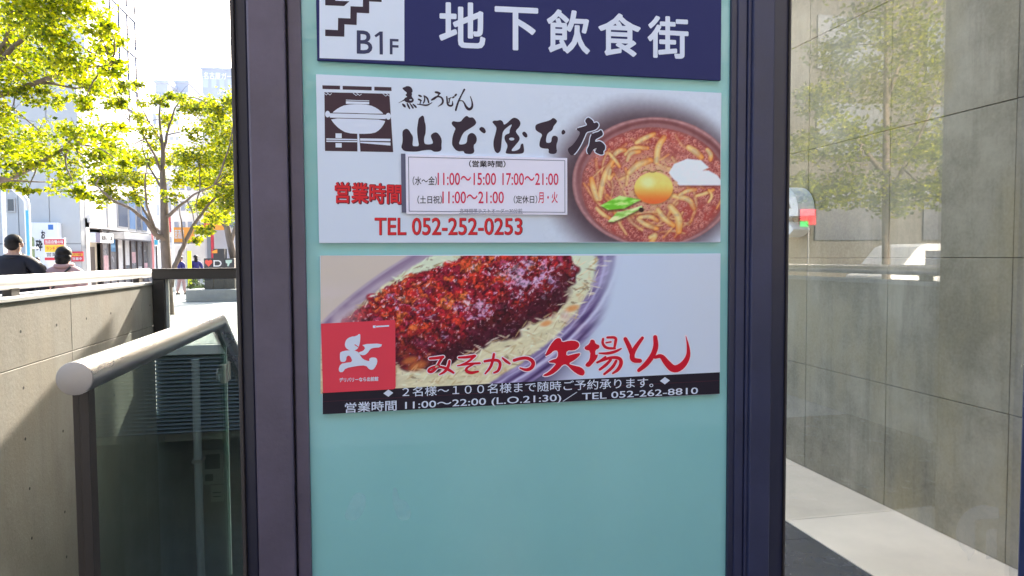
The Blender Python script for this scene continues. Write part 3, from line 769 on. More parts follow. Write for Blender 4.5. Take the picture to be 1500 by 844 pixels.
def pot(x, y):
    n1 = fbm(x, y, 30, 5); n2 = fbm(x, y, 9, 9); n3 = fbm(x, y, 4, 3, 2)
    c = np.ones(x.shape+(3,))*np.array([203.,211.,225.])
    ex, ey = (x-958)/119.5, (y-267)/95.0
    th = np.arctan2(ey, ex); r_ = np.hypot(ex, ey)
    # dark table shadow of the photograph behind the pot
    side = .5+.5*np.clip(-ex*.9+np.abs(ey)*.45, -1, 1)
    h = (1-sstep(.97, 1.14+.34*side, r_))*(.62+.38*side)
    c = mixc(c, (84,66,74), h)
    c = mixc(c, (150,104,106), sstep(1.012, .992, r_))
    c = mixc(c, (188,142,142), sstep(.03, .0, np.abs(r_-.975))*(.4+.6*n3))
    c = mixc(c, (120,70,72), sstep(.05, .0, np.abs(r_-.925+.01*np.sin(5*th)))*(.4+.6*sstep(.2,-.6,ey)))
    c = c*(1+.16*(n2-.5)*sstep(1.12,1.0,r_))[...,None]
    bx, by_ = (x-958)/106., (y-273)/86.; rb_ = np.hypot(bx, by_)
    m = sstep(1.015, .985, rb_+.03*(n1-.5))
    br = np.stack([164+50*(n1-.5), 82+60*(n1-.5), 78+50*(n1-.5)], -1)
    d1, i1 = cells(x, y, 4.6); d2, i2 = cells(x, y, 2.7, 9)
    dd = np.where(n1 > .5, d1, d2)
    br = mixc(br, (214,146,128), sstep(.55,.75,dd)*.8); br = mixc(br, (126,48,44), sstep(.30,.0,dd)*.8*(i1))
    br = mixc(br, (178,74,66), sstep(.50,.72,fbm(x,y,22,33))*.8)
    br = mixc(br, (214,160,150), sstep(.62,.78,fbm(x,y,26,71))*.5)
    c = c*(1-m[...,None])+br*m[...,None]
    c = mixc(c, (140,80,78), m*sstep(.9, 1.0, rb_)*.6)
    # egg white haze
    c = mixc(c, (226,196,150), sstep(1.5,.75, np.hypot((x-955)/44, (y-268)/36)+.5*(n1-.5))*m*.75)
    rg = np.random.RandomState(4)
    for i in range(1500):
        a_ = rg.rand()*6.283; q_ = math.sqrt(rg.rand())*.97; px, py = 958+106*q_*math.cos(a_), 273+86*q_*math.sin(a_)
        r0 = .9+1.5*rg.rand()**2; k_ = rg.rand()
        dab(c, x, y, px, py, r0*1.3, r0*1.2, 0, (200+26*k_, 134+34*k_, 124+32*k_), .7, .4)
        dab(c, x, y, px+.2, py+.3, r0*.7, r0*.65, 0, (146+30*k_, 58+20*k_, 56), .8, .5)
    ext = []
    for i in range(46):
        a_ = rg.rand()*6.283; q_ = .42+.50*rg.rand(); cx_, cy_ = 525+106/.2252*q_*math.cos(a_), 457+86/.2252*q_*math.sin(a_)
        t_ = a_+1.57+rg.uniform(-.6,.6); L_ = 45+75*rg.rand(); b_ = rg.uniform(-38,38)
        ext.append(([(cx_-L_*math.cos(t_), cy_-L_*math.sin(t_)), (cx_-b_*math.sin(t_), cy_+b_*math.cos(t_)), (cx_+L_*math.cos(t_), cy_+L_*math.sin(t_))], 14+9*rg.rand(), .35+.4*rg.rand()))
    for it in ext+[(p_, w_*1.1, .95) for p_, w_ in NOOD]:
        pts, wd, al_ = it
        pz = zp(pts); pz = smooth(pz, 2, False)
        d, t = seg_dist(x, y, pz); hw = wd*.2252/2*(1-.35*np.abs(t-.5)*1.2); a = sstep(hw+1.1, hw-1.1, np.abs(d))*al_
        sh = d/(hw+1e-6)
        col = np.stack([238-16*np.abs(sh)-22*sstep(.55,.35,n2), 210-46*np.abs(sh)**1.5-34*sstep(.5,.9,t)-20*sstep(.55,.35,n2), 150-48*np.abs(sh)-44*sstep(.5,.9,t)], -1)
        ring = sstep(hw+3.0, hw, np.abs(d)); c = mixc(c, (150,62,40), ring*.45*(d > 0)*al_)
        c = c*(1-a[...,None])+col*a[...,None]
    # egg yolk
    ux, uy = (x-957.5)/28.5, (y-275.5)/23.5; re = np.hypot(ux, uy); a = sstep(1.03,.96,re)
    t = np.clip(uy*.5+.5, 0, 1)
    yk = np.stack([236+6*t, 214-108*sstep(.35,1,t), 118-60*sstep(.3,.9,t)], -1)
    yk = mixc(yk, (236,240,180), sstep(.55,.1,np.hypot(ux+.3,uy+.35))*.7)
    c = mixc(c, (150,92,40), sstep(1.16,1.0,re)*.5*(uy>.1)); c = c*(1-a[...,None])+yk*a[...,None]
    c = mixc(c, (150,110,60), sstep(1.6,.6,np.abs(y-251-1.5*np.sin(x*.35)))*((x>938)&(x<972))*.8)
    # fish cake slices
    for pl in ([(620,370),(655,312),(740,278),(830,288),(882,335),(850,350),(770,400),(690,440),(650,410)], [(675,440),(720,385),(800,355),(880,355),(935,385),(962,420),(962,452),(690,452)]):
        a = soft(x, y, zp(pl), 1.2); c = c*(1-a[...,None]) + np.stack([232-10*n1, 238-8*n1, 250-4*n1], -1)*a[...,None]
    c = mixc(c, (120,60,60), sstep(2.4,0,np.abs(y-(170+458*.2252)))*((x>992)&(x<1056))*.6)
    # leek
    for pl, g_ in (([(175,582),(300,518),(440,545),(330,602),(225,612)], (112,196,52)), ([(222,688),(285,625),(330,618),(445,582),(452,598),(330,660),(260,690)], (140,196,84))):
        pz = zp(pl); a = soft(x, y, pz, 1.0); gr = sstep(.35,.7,fbm(x*.6+y, y*2.2, 9, 41))
        c = mixc(c, (66,44,30), soft(x, y-2.5, pz, 2.5)*.7)
        c = c*(1-a[...,None]) + (np.array(g_, float)*(1-.0*gr[...,None]) + gr[...,None]*np.array([90.,44.,90.]))*a[...,None]
    c = mixc(c, (52,36,34), sstep(1.1,.8,np.hypot((x-939.5)/4, (y-307.5)/3.6)))
    return np.clip(c + 8*(n3-.5)[...,None], 0, 255), (y > 134.2+(x-830)*.0) & (y < 354.6)
printed('noodle_pot_picture', s2, 796, 136, 1055.4, 354.4, 1.15, pot, 1, M_PRINT)
# emblem: noren curtain with a lidded pot and chopsticks
ze = zoom(460, 110, .16)
flat('emblem_curtain', [ze([(95,158),(398,164),(400,700),(100,695)]), ze([(396,164),(690,172),(725,706),(398,700)])], I_CLOTH, s2, 1)
flat('emblem_rod', [ze([(76,94),(708,112),(710,146),(78,128)])], I_CLOTH, s2, 1)
pw = [ze([(238,98),(262,99),(262,133),(238,132)]), ze([(528,106),(552,107),(552,142),(528,141)]),
      ze([(292,226),(390,230),(505,233),(505,240),(292,233)]), ze([(292,240),(505,247),(505,268),(292,263)]),
      smooth(ze([(172,346),(172,340),(225,300),(290,272),(400,266),(510,274),(580,306),(632,350),(632,356)]), 1),
      ze([(133,350),(400,356),(667,364),(655,404),(400,396),(146,390)]),
      smooth(ze([(150,396),(400,402),(655,410),(640,452),(600,502),(550,534),(430,540),(300,532),(230,492),(178,440)]), 1),
      ellipse(*ze([(124,358)])[0], 3.6, 4.8), ellipse(*ze([(680,378)])[0], 3.8, 5.0),
      ze([(396,532),(412,532),(425,704),(398,704)]),
      ze([(113,580),(395,586),(395,597),(113,592)]), ze([(113,600),(395,604),(395,615),(113,612)]),
      ze([(422,580),(700,584),(700,606),(422,602)]), ze([(422,610),(700,618),(700,646),(422,622)]),
      ze([(197,534),(253,535),(253,578),(197,577)]), ze([(197,623),(253,624),(253,664),(197,663)])]
for cx in (125, 398, 670):
    for dx in (-18, 14):
        pw.append(stroke(ze([(cx+dx-22,158+cx*.02),(cx+dx+6,180+cx*.02),(cx+dx+22,166+cx*.02)]), .8, 0))
flat('emblem_pot', pw, I_PALE, s2, 2)
flat('emblem_line', [stroke(ze([(150,346),(400,351)]), .7, 0), stroke(ze([(400,352),(650,361)]), .7, 0), stroke(ze([(150,392),(398,398)]), .6, 0), stroke(ze([(405,399),(655,407)]), .6, 0), stroke(ze([(292,237),(505,243)]), .7, 0)], I_CLOTH, s2, 3.2)
# small brush line
zs_ = zoom(580, 120, .08)
br = [(smooth(zs_([(113,112),(160,95),(205,74),(272,90),(302,140),(306,182),(285,200),(297,222),(285,258),(302,290),(327,320),(326,352),(300,380),(250,387),(190,377),(150,345),(140,330),(170,287),(215,277),(168,243),(200,214),(198,195),(140,150)]), 1), [ellipse(*zs_([(270,330)])[0], 1.9, 1.0, 12)])]
S_ = lambda p, wd: stroke(zs_(p), [x*.08 for x in wd] if isinstance(wd, list) else wd*.08)
br += [S_([(52,384),(100,360),(155,330)], [8,12,26]), S_([(125,410),(150,435),(165,455)], [30,50,34]), S_([(205,395),(225,440),(250,488)], [22,38,26]), S_([(255,395),(285,435),(312,478)], [16,30,30]), S_([(312,410),(345,440),(368,466)], [18,36,30]),
       S_([(418,246),(440,256),(462,266)], [26,38,30]), S_([(412,318),(440,332),(464,345)], [26,36,24]), S_([(455,345),(445,385),(440,405)], 20), S_([(390,410),(470,418),(570,435),(662,378)], [12,22,34,10]), S_([(520,265),(530,325),(505,388)], [16,28,22]), S_([(515,258),(575,292),(600,378)], [26,32,30]),
       S_([(725,190),(762,195),(805,212)], [34,46,30]), S_([(795,220),(770,250)], 26), S_([(655,330),(700,305),(760,262),(835,282),(866,350),(845,405),(768,452)], [30,46,30,30,38,34,8]),
       S_([(930,272),(938,350),(945,420),(1000,445),(1040,425),(1035,355)], [26,30,34,36,34,12]), S_([(960,312),(1012,288)], 15), S_([(985,310),(970,385)], 20), S_([(1040,290),(1062,276)], [28,30]), S_([(1085,252),(1102,232)], [34,34]),
       S_([(1252,142),(1205,230),(1150,340),(1115,440),(1095,518)], [36,24,30,34,34]), S_([(1150,352),(1210,338),(1252,385),(1282,460),(1340,512),(1398,470),(1398,370),(1362,268)], [14,18,24,44,54,44,26,14])]
flat('brush_lettering', br, I_DARK, s2, 1.5)
z2_ = zoom(580, 165, 140/1500); z3_ = zoom(715, 165, .12)
big = [z2_([(85,530),(108,450),(98,300),(128,265),(170,250),(205,275),(232,322),(266,372),(268,425),(256,522),(300,530),(366,527),(345,430),(328,275),(345,165),(355,92),(385,66),(415,44),(440,60),(450,140),(469,200),(466,330),(442,390),(440,455),(460,502),(572,496),(583,460),(538,365),(580,320),(640,305),(692,362),(722,432),(712,520),(719,572),(690,613),(590,617),(553,582),(440,590),(330,615),(200,612),(130,605),(88,560)]),
       z2_([(870,165),(895,130),(950,146),(1020,144),(1050,95),(1110,43),(1150,82),(1212,70),(1267,150),(1242,197),(1150,256),(1070,302),(1030,370),(1008,430),(983,500),(1050,502),(1112,480),(1118,400),(1132,345),(1190,313),(1247,345),(1274,412),(1256,482),(1213,512),(1240,650),(1075,650),(1065,600),(990,612),(933,587),(888,522),(878,478),(888,380),(915,300),(940,247),(888,203)]),
       z2_([(1300,262),(1330,224),(1377,230),(1417,290),(1396,332),(1348,312)]),
       None,
       z3_([(408,255),(440,226),(477,258),(482,300),(450,308)]),
       z3_([(576,150),(640,125),(760,95),(795,58),(847,100),(830,132),(800,162),(785,217),(730,247),(710,300),(705,365),(740,372),(772,362),(776,300),(805,278),(852,295),(853,342),(830,402),(847,505),(733,505),(745,440),(690,442),(633,427),(623,390),(638,320),(668,267),(598,230),(576,205)]),
       z3_([(895,228),(920,203),(952,240),(920,272),(897,264)])]
ya_o = z3_([(48,112),(75,96),(110,100),(150,88),(182,110),(192,152),(230,130),(280,80),(320,58),(372,80),(400,125),(382,177),(335,222),(347,252),(387,300),(382,342),(330,402),(285,455),(292,472),(342,466),(390,440),(398,385),(427,374),(436,420),(441,472),(425,497),(380,505),(218,505),(213,480),(244,402),(203,342),(198,290),(225,263),(264,254),(261,210),(300,135),(242,170),(180,227),(170,300),(158,430),(150,472),(115,502),(80,472),(63,402),(68,330),(95,240),(105,180),(68,140)])
flat('brush_lettering', [smooth(b, 2) if b else (smooth(ya_o, 2), [ellipse(*z3_([(288,323)])[0], 3.9, 2.2, 16)]) for b in big], I_DARK, s2, 1.6)
te = [z3_([(1078,200),(1110,184),(1170,170),(1215,150),(1183,110),(1190,85),(1220,56),(1252,75),(1282,100),(1290,132),(1330,113),(1357,155),(1320,207),(1250,227),(1200,237),(1175,300),(1130,400),(1070,492),(1020,533),(983,490),(968,440),(1030,400),(1090,320),(1130,240),(1088,217)]),
      z3_([(1250,275),(1300,245),(1350,235),(1380,203),(1410,270),(1360,302),(1310,327),(1305,362),(1370,343),(1432,400),(1427,452),(1405,472),(1412,507),(1380,517),(1330,497),(1300,477),(1330,430),(1290,447),(1270,472),(1240,528),(1213,497),(1203,450),(1235,400)])]
te = [smooth(t, 2) for t in te]
flat('lettering_outline', [stroke(t+[t[0]], 3.0, 0) for t in te], I_PALE, s2, 2)
flat('brush_lettering', te, I_DARK, s2, 3)
# red words and telephone number
text('lettering_shadow', '営業時間', (491.2,265.8,299,590.4,269.4,300.6), I_SHADOW, s2, 1.2, .05)
text('lettering', '営業時間', (490.2,266.4,297.6,588.6,270,299.2), I_REDT, s2, 1.8, .026)
text('lettering_shadow', 'TEL 052-252-0253', (548.8,318.6,345.2,765.8,319.4,344.6), I_SHADOW, s2, 1.2, .022)
text('lettering', 'TEL 052-252-0253', (548.6,318.8,344.4,764.8,319.4,344), I_REDT, s2, 1.8, .010)

# ---------------------------------------------------------------- opening-hours plate stuck on the noodle sign
YN = YS-.0075
pl_t = thing('hours_plate', 'small white opening-hours plate with red times, stuck on the noodle signboard', 'plate', on_y(712, 270, YS))
a = on_y(594.2, 226, YN); b = on_y(831.2, 315, YN)
q = MB(); q.box(a.x, b.x, YN, YS-.0018, b.z, a.z); q.build('plate', I_PAPER, pl_t, bevel=.0006, bseg=1)
q = MB(); q.box(a.x-.013, a.x-.0005, YN+.004, YS-.0016, b.z+.004, a.z+.002); q.build('side_strip', I_GREY, pl_t)
fr_ = MB(); w_ = .0016; i_ = .007
for (x0, x1, z0, z1_) in ((a.x+i_, b.x-i_, a.z-i_-w_, a.z-i_), (a.x+i_, b.x-i_, b.z+i_, b.z+i_+w_), (a.x+i_, a.x+i_+w_, b.z+i_+w_, a.z-i_-w_), (b.x-i_-w_, b.x-i_, b.z+i_+w_, a.z-i_-w_)):
    fr_.box(x0, x1, YN-.0006, YN-.0001, z0, z1_)
fr_.build('border', I_GREY, pl_t)
for s_, q_, m_, bd in (('（営業時間）', (687,235,245,740.5,235.4,245.4), I_BLACK, .02), ('（水～金）', (604.5,258.5,271.5,640,258.5,271.5), I_BLACK, .008),
    ('11:00～15:00', (641,253,271.3,726.5,253.4,271.3), I_REDS, .008), ('17:00～21:00', (736,253.4,271.3,818,254,271.3), I_REDS, .008),
    ('（土日祝）', (611.5,286.7,298.6,647.5,286.7,298.4), I_BLACK, .008), ('11:00～21:00', (648,280.4,298.2,738,280.6,298), I_REDS, .008),
    ('（定休日）', (752.5,286.6,298.2,787,286.4,298), I_BLACK, .008), ('月・火', (788.5,281,297.8,817,281,297.6), I_REDS, .012), ('各時間帯ラストオーダー30分前', (673.5,305.8,312,765,305.6,311.8), I_GREY, .0)):
    text('lettering', s_, q_, m_, pl_t, 1, bd, YN)
flat('underline', [rect(672.5,312.6,766,313.2)], I_GREY, pl_t, 1, YN)

# ---------------------------------------------------------------- bottom sign: pork cutlet restaurant
s3 = thing('cutlet_sign', 'signboard with a glossy red cutlet photo and red lettering, lowest of three on the panel', 'signboard', on_y(760, 480, D))
board(s3, [(468.5,374),(1055.5,371.8),(1054.5,577),(472.5,607.5)], I_WHITE)
KAT = [(505,470),(540,445),(556,428),(585,412),(605,403),(640,392),(676,378),(690,372),(834,372),(842,392),(838,412),(820,432),(828,440),(806,462),(770,470),(752,492),(735,492),(712,500),(680,520),(640,538),(600,540),(575,530),(560,500)]
def strip_y(x): return 574.2-(x-472)*.0498
def cutlet(x, y):
    n1 = fbm(x, y, 60, 2); n2 = fbm(x, y, 16, 4); n3 = fbm(x, y, 6, 8, 3); n4 = fbm(x*.8-y*.5, y*1.4, 9, 15)
    c = np.ones(x.shape+(3,))*np.array([204.,190.,178.])
    t = sstep(560, 900, x)[...,None]; c = c*(1-t)+np.array([196.,202.,226.])*t
    t = sstep(860, 1000, x+.35*(y-372))[...,None]; c = c*(1-t)+np.array([202.,212.,232.])*t
    # oval plate: violet-grey rim sweeping up to the right
    cx, cy, th = 672., 470., R(-29)
    u = (x-cx)*math.cos(th)+(y-cy)*math.sin(th); v = -(x-cx)*math.sin(th)+(y-cy)*math.cos(th)
    rp = np.hypot(u/290., v/np.where(v > 0, 131., 118.))
    nr = fbm(u*.35, v*2.2, 14, 21)
    rim = sstep(1.03, 1.0, rp)
    vv = v > 0
    rc = np.where(vv[...,None], np.stack([74+118*nr, 58+116*nr, 104+110*nr], -1), np.stack([150+46*nr, 130+50*nr, 152+40*nr], -1))
    c = c*(1-rim[...,None])+rc*rim[...,None]
    c = mixc(c, (62,42,86), sstep(.03,.0,np.abs(rp-.965))*vv*.8); c = mixc(c, (214,210,236), sstep(.03,.0,np.abs(rp-.90+.02*(n2-.5)))*vv*.85); c = mixc(c, (196,190,222), sstep(.018,.0,np.abs(rp-.82+.02*(n2-.5)))*vv*.7); c = mixc(c, (70,48,96), sstep(.025,.0,np.abs(rp-.865))*vv*.75)
    # shadow under the plate at lower right
    c = mixc(c, (52,40,78), sstep(1.0,1.02,rp)*sstep(1.30,1.02,rp)*vv*sstep(900,760,x)*.85)
    # cabbage bed
    lim = np.where(v > 0, .79, .885); cb_ = sstep(lim, lim-.035, rp+.04*(n2-.5))
    shr = fbm(x*.6+y*1.2, y*.7-x*.3, 5, 51, 3)
    cc = np.stack([214+34*(shr-.3), 204+36*(shr-.3), 166+40*(shr-.3)], -1)
    g_ = sstep(620,560,y+.2*x)*.0 + sstep(470,380,y)*sstep(520,620,x); cc = cc*(1-g_[...,None])+np.array([214.,222.,196.])*g_[...,None]
    cc = mixc(cc, (206,164,110), sstep(.60,.78,n2)*.6); cc = mixc(cc, (122,96,70), sstep(.68,.8,n4)*.65)
    c = c*(1-cb_[...,None])+cc*cb_[...,None]
    # steam on the left
    c = mixc(c, (206,192,196), sstep(.42,.75,n1)*sstep(640,480,x)*.45)
    c = mixc(c, (104,76,116), sstep(.9,.98,rp)*sstep(1.0,.97,rp)*(~vv)*.5)
    # the cutlet
    dk, _ = seg_dist(x, y, KAT+[KAT[0]]); i = inpoly(x, y, KAT); sd = np.where(i, np.abs(dk), -np.abs(dk)) + 7*(n3-.5) + 8*(n2-.5)
    m = sstep(-1.2, 1.2, sd)
    c = mixc(c, (120,60,60), sstep(-9,-1,sd)*.45*(y > 430))
    base = np.stack([150+70*(n2-.5), 34+30*(n2-.5), 46+30*(n2-.5)], -1)
    c = c*(1-m[...,None])+base*m[...,None]
    rg = np.random.RandomState(9)
    th = R(-29)
    def inside(px, py):
        r_ = False; n = len(KAT)
        for i in range(n):
            (xa, ya), (xb_, yb_) = KAT[i], KAT[(i+1) % n]
            if (ya > py) != (yb_ > py) and px < (xb_-xa)*(py-ya)/(yb_-ya)+xa: r_ = not r_
        return r_
    pal = [(190,36,38), (168,28,42), (142,24,46), (200,54,38), (122,24,54), (108,20,42), (212,86,50), (164,50,82)]
    n_l = 0
    pts_ = []
    while n_l < 800:
        px, py = rg.uniform(500, 848), rg.uniform(372, 540)
        if not inside(px, py): continue
        n_l += 1; pts_.append((py, px))
    for py, px in sorted(pts_):
        v_ = (px-672)*math.sin(R(29))+(py-452)*math.cos(R(29))       # across the cutlet, + towards the viewer
        low = min(1, max(0, (v_-14)/46.))
        r0 = 2.6+5.0*rg.rand()**1.8; rot = rg.uniform(-1.0,.3); el = 1.1+.9*rg.rand()
        k_ = pal[rg.choice(8, p=[.24,.2,.14,.14,.08,.06,.08,.06])]
        if rg.rand() < low*.75: k_ = pal[rg.choice([2,4,5,7])]
        if rg.rand() < .20 and v_ < 4 and px < 740: k_ = (224,104,50) if rg.rand() < .5 else (212,70,38)
        k_ = tuple(ch*(1-.42*low) for ch in k_)
        dab(c, x, y, px+.8, py+1.8, r0*el*1.08, r0*1.05, rot, (74*(1-.4*low),14,28), .75, .3)
        dab(c, x, y, px, py, r0*el, r0*.9, rot, k_, .92, .28)
        dab(c, x, y, px-.4, py-r0*.28, r0*el*.62, r0*.42, rot, tuple(min(255, ch*1.22+14) for ch in k_), .7, .5)
        hot = math.exp(-(((px-768)/50.)**2+((py-408)/26.)**2)) + .8*math.exp(-(((px-698)/38.)**2+((py-452)/14.)**2)) + .30*math.exp(-(((px-600)/60.)**2+((py-440)/26.)**2)) + .12
        if rg.rand() < hot*(1-.5*low):
            dab(c, x, y, px+rg.uniform(-1,1), py-r0*.3, r0*el*(.35+.5*hot), r0*(.22+.34*hot), rot+rg.uniform(-.5,.5), (232-20*rg.rand(), 208-30*rg.rand(), 226), .85, .45)
        if rg.rand() < .35: dab(c, x, y, px+rg.uniform(-3,3), py+rg.uniform(-3,2), .9+rg.rand(), .6+.4*rg.rand(), rot, (248,226,234), .9*(1-.5*low), .5)
    # gaps between the slices
    for gx_, gy_, rx_, ry_, al_ in ((716,474,30,9,.7), (738,452,10,20,.55), (806,438,26,7,.55), (826,410,7,18,.5), (680,506,34,8,.6), (640,480,8,24,.35), (600,505,34,14,.45)):
        dab(c, x, y, gx_, gy_, rx_, ry_, -.35, (58,16,28), al_, .7)
    # crumbs: ragged edges everywhere on the cutlet
    st_ = x[0,1]-x[0,0]
    wx = ((fbm(x, y, 7, 101, 3)-.5)*13 + (vnoise(x, y, 3.0, 107)-.5)*3)/st_; wy = ((fbm(x, y, 6, 113, 3)-.5)*11 + (vnoise(x, y, 2.6, 127)-.5)*3)/st_
    mk = sstep(-5, 4, sd); jj, ii = np.mgrid[0:x.shape[0], 0:x.shape[1]]
    c = c[np.clip((jj+wy*mk).round().astype(int), 0, x.shape[0]-1), np.clip((ii+wx*mk).round().astype(int), 0, x.shape[1]-1)]
    gr = fbm(x, y, 3.2, 131, 2); c = mixc(c, c*.62, mk*sstep(.50,.30,gr)); c = mixc(c, (236,196,206), mk*sstep(.74,.86,gr)*.7)
    # shade on the near flank of the cutlet
    lowe = sstep(30, 3, sd)*sstep(432,505,y+.24*(x-560))*m; c = mixc(c, (62,18,34), lowe*.55)
    # shredded cabbage
    for i in range(1150):
        px, py = rg.uniform(472, 905), rg.uniform(373, 566)
        u_ = (px-672)*math.cos(th)+(py-470)*math.sin(th); v_ = -(px-672)*math.sin(th)+(py-470)*math.cos(th)
        if math.hypot(u_/290., v_/118.) > (.87 if v_ < 0 else .86) or inside(px, py+1): continue
        k_ = rg.rand(); g2 = 1 if (py < 440 and px < 640) else 0
        col = (226+22*k_-16*g2, 214+26*k_+4*g2, 178+40*k_) if rg.rand() < .66 else ((196,172,124) if rg.rand() < .9 else (150,122,90))
        dab(c, x, y, px, py, 3.5+5*rg.rand(), .7+.6*rg.rand(), rg.uniform(-1.3,.5), col, .75, .5)
    for px, py, r0 in ((612,536,9), (600,528,7), (838,452,6), (800,474,5), (560,536,7)):
        dab(c, x, y, px, py, r0*1.6, r0*.7, -.3, (222,132,66), .7, .6)
    c = mixc(c, (206,172,190), sstep(.50,.74,fbm(x,y,44,72))*sstep(762,838,x)*sstep(505,440,y)*sstep(372,425,y)*.75)
    c = mixc(c, (212,196,200), sstep(.46,.74,fbm(x,y,52,19))*sstep(560,482,x)*sstep(400,450,y)*.6)
    # bright plate of the paper on the right side of the board
    t = sstep(868,905,x+.25*(y-420)); c = mixc(c, (200,211,231), t)
    t = sstep(.0,1.,(x-905)/150.); c = mixc(c, (203,209,222), t*.8)
    return np.clip(c, 0, 255), y < strip_y(x)+3
printed('cutlet_picture', s3, 469.6, 374.6, 1054.6, 577, 1.25, cutlet, 1, M_PRINT)
flat('black_band', [[(472.6,574.4),(1054.4,545.4),(1054.2,576.9),(472.8,607)]], I_BLACK, s3, 2)
flat('band_line', [stroke([(473,588.5),(1054,557.5)], .35, 0)], I_SHADOW, s3, 2.4)
text('lettering', '２名様～１００名様まで随時ご予約承ります。', (589.5,567.2,581.6,957,552.6,567.4), I_PALE, s3, 3, .006)
text('lettering', '営業時間', (505.3,590.2,605.2,581,586.2,601.4), I_PALE, s3, 3, .012)
text('lettering', '11:00～22:00 (L.O.21:30)／ TEL 052-262-8810', (593.4,586.6,602.4,1022.5,565.4,580.0), I_PALE, s3, 3, .010)
dm = lambda x, y: [(x-7.3,y+.4),(x,y-5.4),(x+7.3,y-.4),(x,y+5.4)]
flat('diamond_mark', [dm(568.9,576)], I_PALE, s3, 3); flat('diamond_mark', [dm(974,557.8)], I_PALE, s3, 3)
# red lettering with white outline
z4_ = zoom(615, 480, .12); z5_ = zoom(790, 485, 230/1500)
T4 = lambda p, wd: stroke(z4_(p), [x*.12 for x in wd] if isinstance(wd, list) else wd*.12)
T5 = lambda p, wd: stroke(z5_(p), [x*.1533 for x in wd] if isinstance(wd, list) else wd*.1533)
MI = [([(122,378),(200,372),(285,358)],[30,36,34]),([(275,362),(232,430),(195,505),(140,545),(100,535),(115,500),(190,472),(280,482),(350,512),(412,552)],[30,32,34,36,30,26,26,30,38,26]),([(362,408),(348,478),(305,540),(242,572)],[30,38,34,18]),
      ([(475,366),(570,362),(672,345)],[26,34,34]),([(662,355),(590,420),(470,466)],[30,26,12]),([(460,466),(600,442),(732,434)],[16,30,26]),([(650,450),(572,490),(560,530),(622,556),(712,536)],[20,28,36,40,22]),
      ([(790,412),(880,396),(965,400),(985,450),(960,530),(905,552)],[30,36,38,36,34,22]),([(905,322),(892,400),(862,488),(798,562)],[30,34,34,20]),([(1008,370),(1055,412),(1098,440)],[20,40,24]),
      ([(1150,400),(1230,376),(1320,368),(1392,420),(1372,490),(1300,522),(1222,492)],[38,38,40,48,46,40,18])]
MI = [(z4_(p), [x*.12 for x in wd]) for p, wd in MI]
YB = [([(610,75),(602,120),(640,165),(722,166)],[22,26,28,22]),([(650,62),(735,60),(727,112),(716,165)],[22,28,28,22]),([(638,112),(685,104)],[16,16]),([(572,212),(650,216),(730,196),(782,168)],[14,28,28,14]),
      ([(552,300),(600,280),(690,250),(772,258),(786,310),(752,372),(702,404)],[20,26,28,34,38,34,18]),([(632,248),(556,302)],[20,18]),([(682,275),(640,322),(578,368)],[26,30,24]),([(735,285),(700,350),(620,412)],[26,32,22]),
      ([(822,76),(860,150),(888,232)],[38,46,40]),([(985,66),(930,140),(885,215),(890,280),(962,285)],[30,40,48,50,40]),
      ([(1107,58),(1117,150),(1082,240),(1020,320),(950,376)],[40,52,50,50,34]),([(1105,252),(1165,232),(1212,300),(1282,372),(1362,340),(1425,250),(1424,150),(1400,48)],[30,42,62,72,66,44,26,5])]
YB = [(z5_(p), [x*.1533 for x in wd]) for p, wd in YB]
YP = [z5_([(48,248),(85,170),(130,100),(170,66),(205,70),(215,110),(290,90),(360,95),(387,130),(370,165),(330,186),(262,186),(256,240),(330,220),(395,208),(385,235),(340,275),(275,312),(330,330),(400,345),(437,385),(425,427),(380,422),(320,382),(262,320),(225,320),(180,372),(120,417),(60,434),(28,425),(90,390),(140,340),(165,307),(78,300),(120,275),(175,260),(180,188),(140,185),(108,217)]),
      z5_([(428,155),(480,122),(490,80),(527,85),(535,122),(577,135),(572,165),(535,182),(535,232),(562,220),(552,260),(510,312),(475,347),(438,335),(445,310),(480,280),(490,190),(438,180)])]
YP = [smooth(p, 1) for p in YP]
flat('lettering_outline', [stroke(p, [x+2.6 for x in wd]) for p, wd in MI+YB] + [stroke(p+[p[0]], 3.0, 0) for p in YP], mat('sign_pink_white_ink', INK(236,214,226), .35), s3, 3.4)
flat('red_lettering', [stroke(p, wd) for p, wd in MI+YB] + YP, I_RED, s3, 5)

# ---------------------------------------------------------------- red delivery sticker
YK = YS-.0034
stk = thing('delivery_sticker', 'square red sticker with a white running-figure mark on the cutlet signboard', 'sticker', on_y(525, 520, YS))
zk = zoom(460, 460, 160/844)
cor = [(625,562),(622,572),(614,579),(602,582)]
sq = zk([(54,76),(620,46),(628,54)]) + zk([(631,560),(627,574),(612,582)]) + zk([(69,611)])
pts3 = [on_y(x, y, YK) for x, y in sq]
q = MB(); q.prism([(p.x, p.z) for p in pts3], (Vector((0,YK,0)), Vector((1,0,0)), Vector((0,0,1))), -.0012); q.build('film', I_STICK, stk)
fig = [[(236,235),(250,195),(285,175),(325,172),(357,148),(358,195),(352,235),(340,268),(310,285),(270,280),(245,262)],
       [(365,234),(527,227),(518,258),(450,263),(430,277),(415,302),(385,322),(350,312),(345,295),(378,287),(398,262)],
       [(205,292),(260,280),(335,284),(358,322),(378,350),(430,368),(425,345),(450,334),(485,340),(491,375),(465,425),(445,433),(425,427),(400,397),(330,402),(242,420),(226,448),(200,452),(188,430),(204,386),(250,377),(300,370),(277,320),(252,326),(247,365),(225,373),(201,366),(199,312)]]
flat('figure_mark', [smooth(zk(p), 1) for p in fig], I_PALE, stk, 4, YK)
flat('figure_mark_nick', [stroke(zk([(316,238),(340,254),(364,264)]), 1.3, 0)], I_STICK, stk, 4.8, YK)
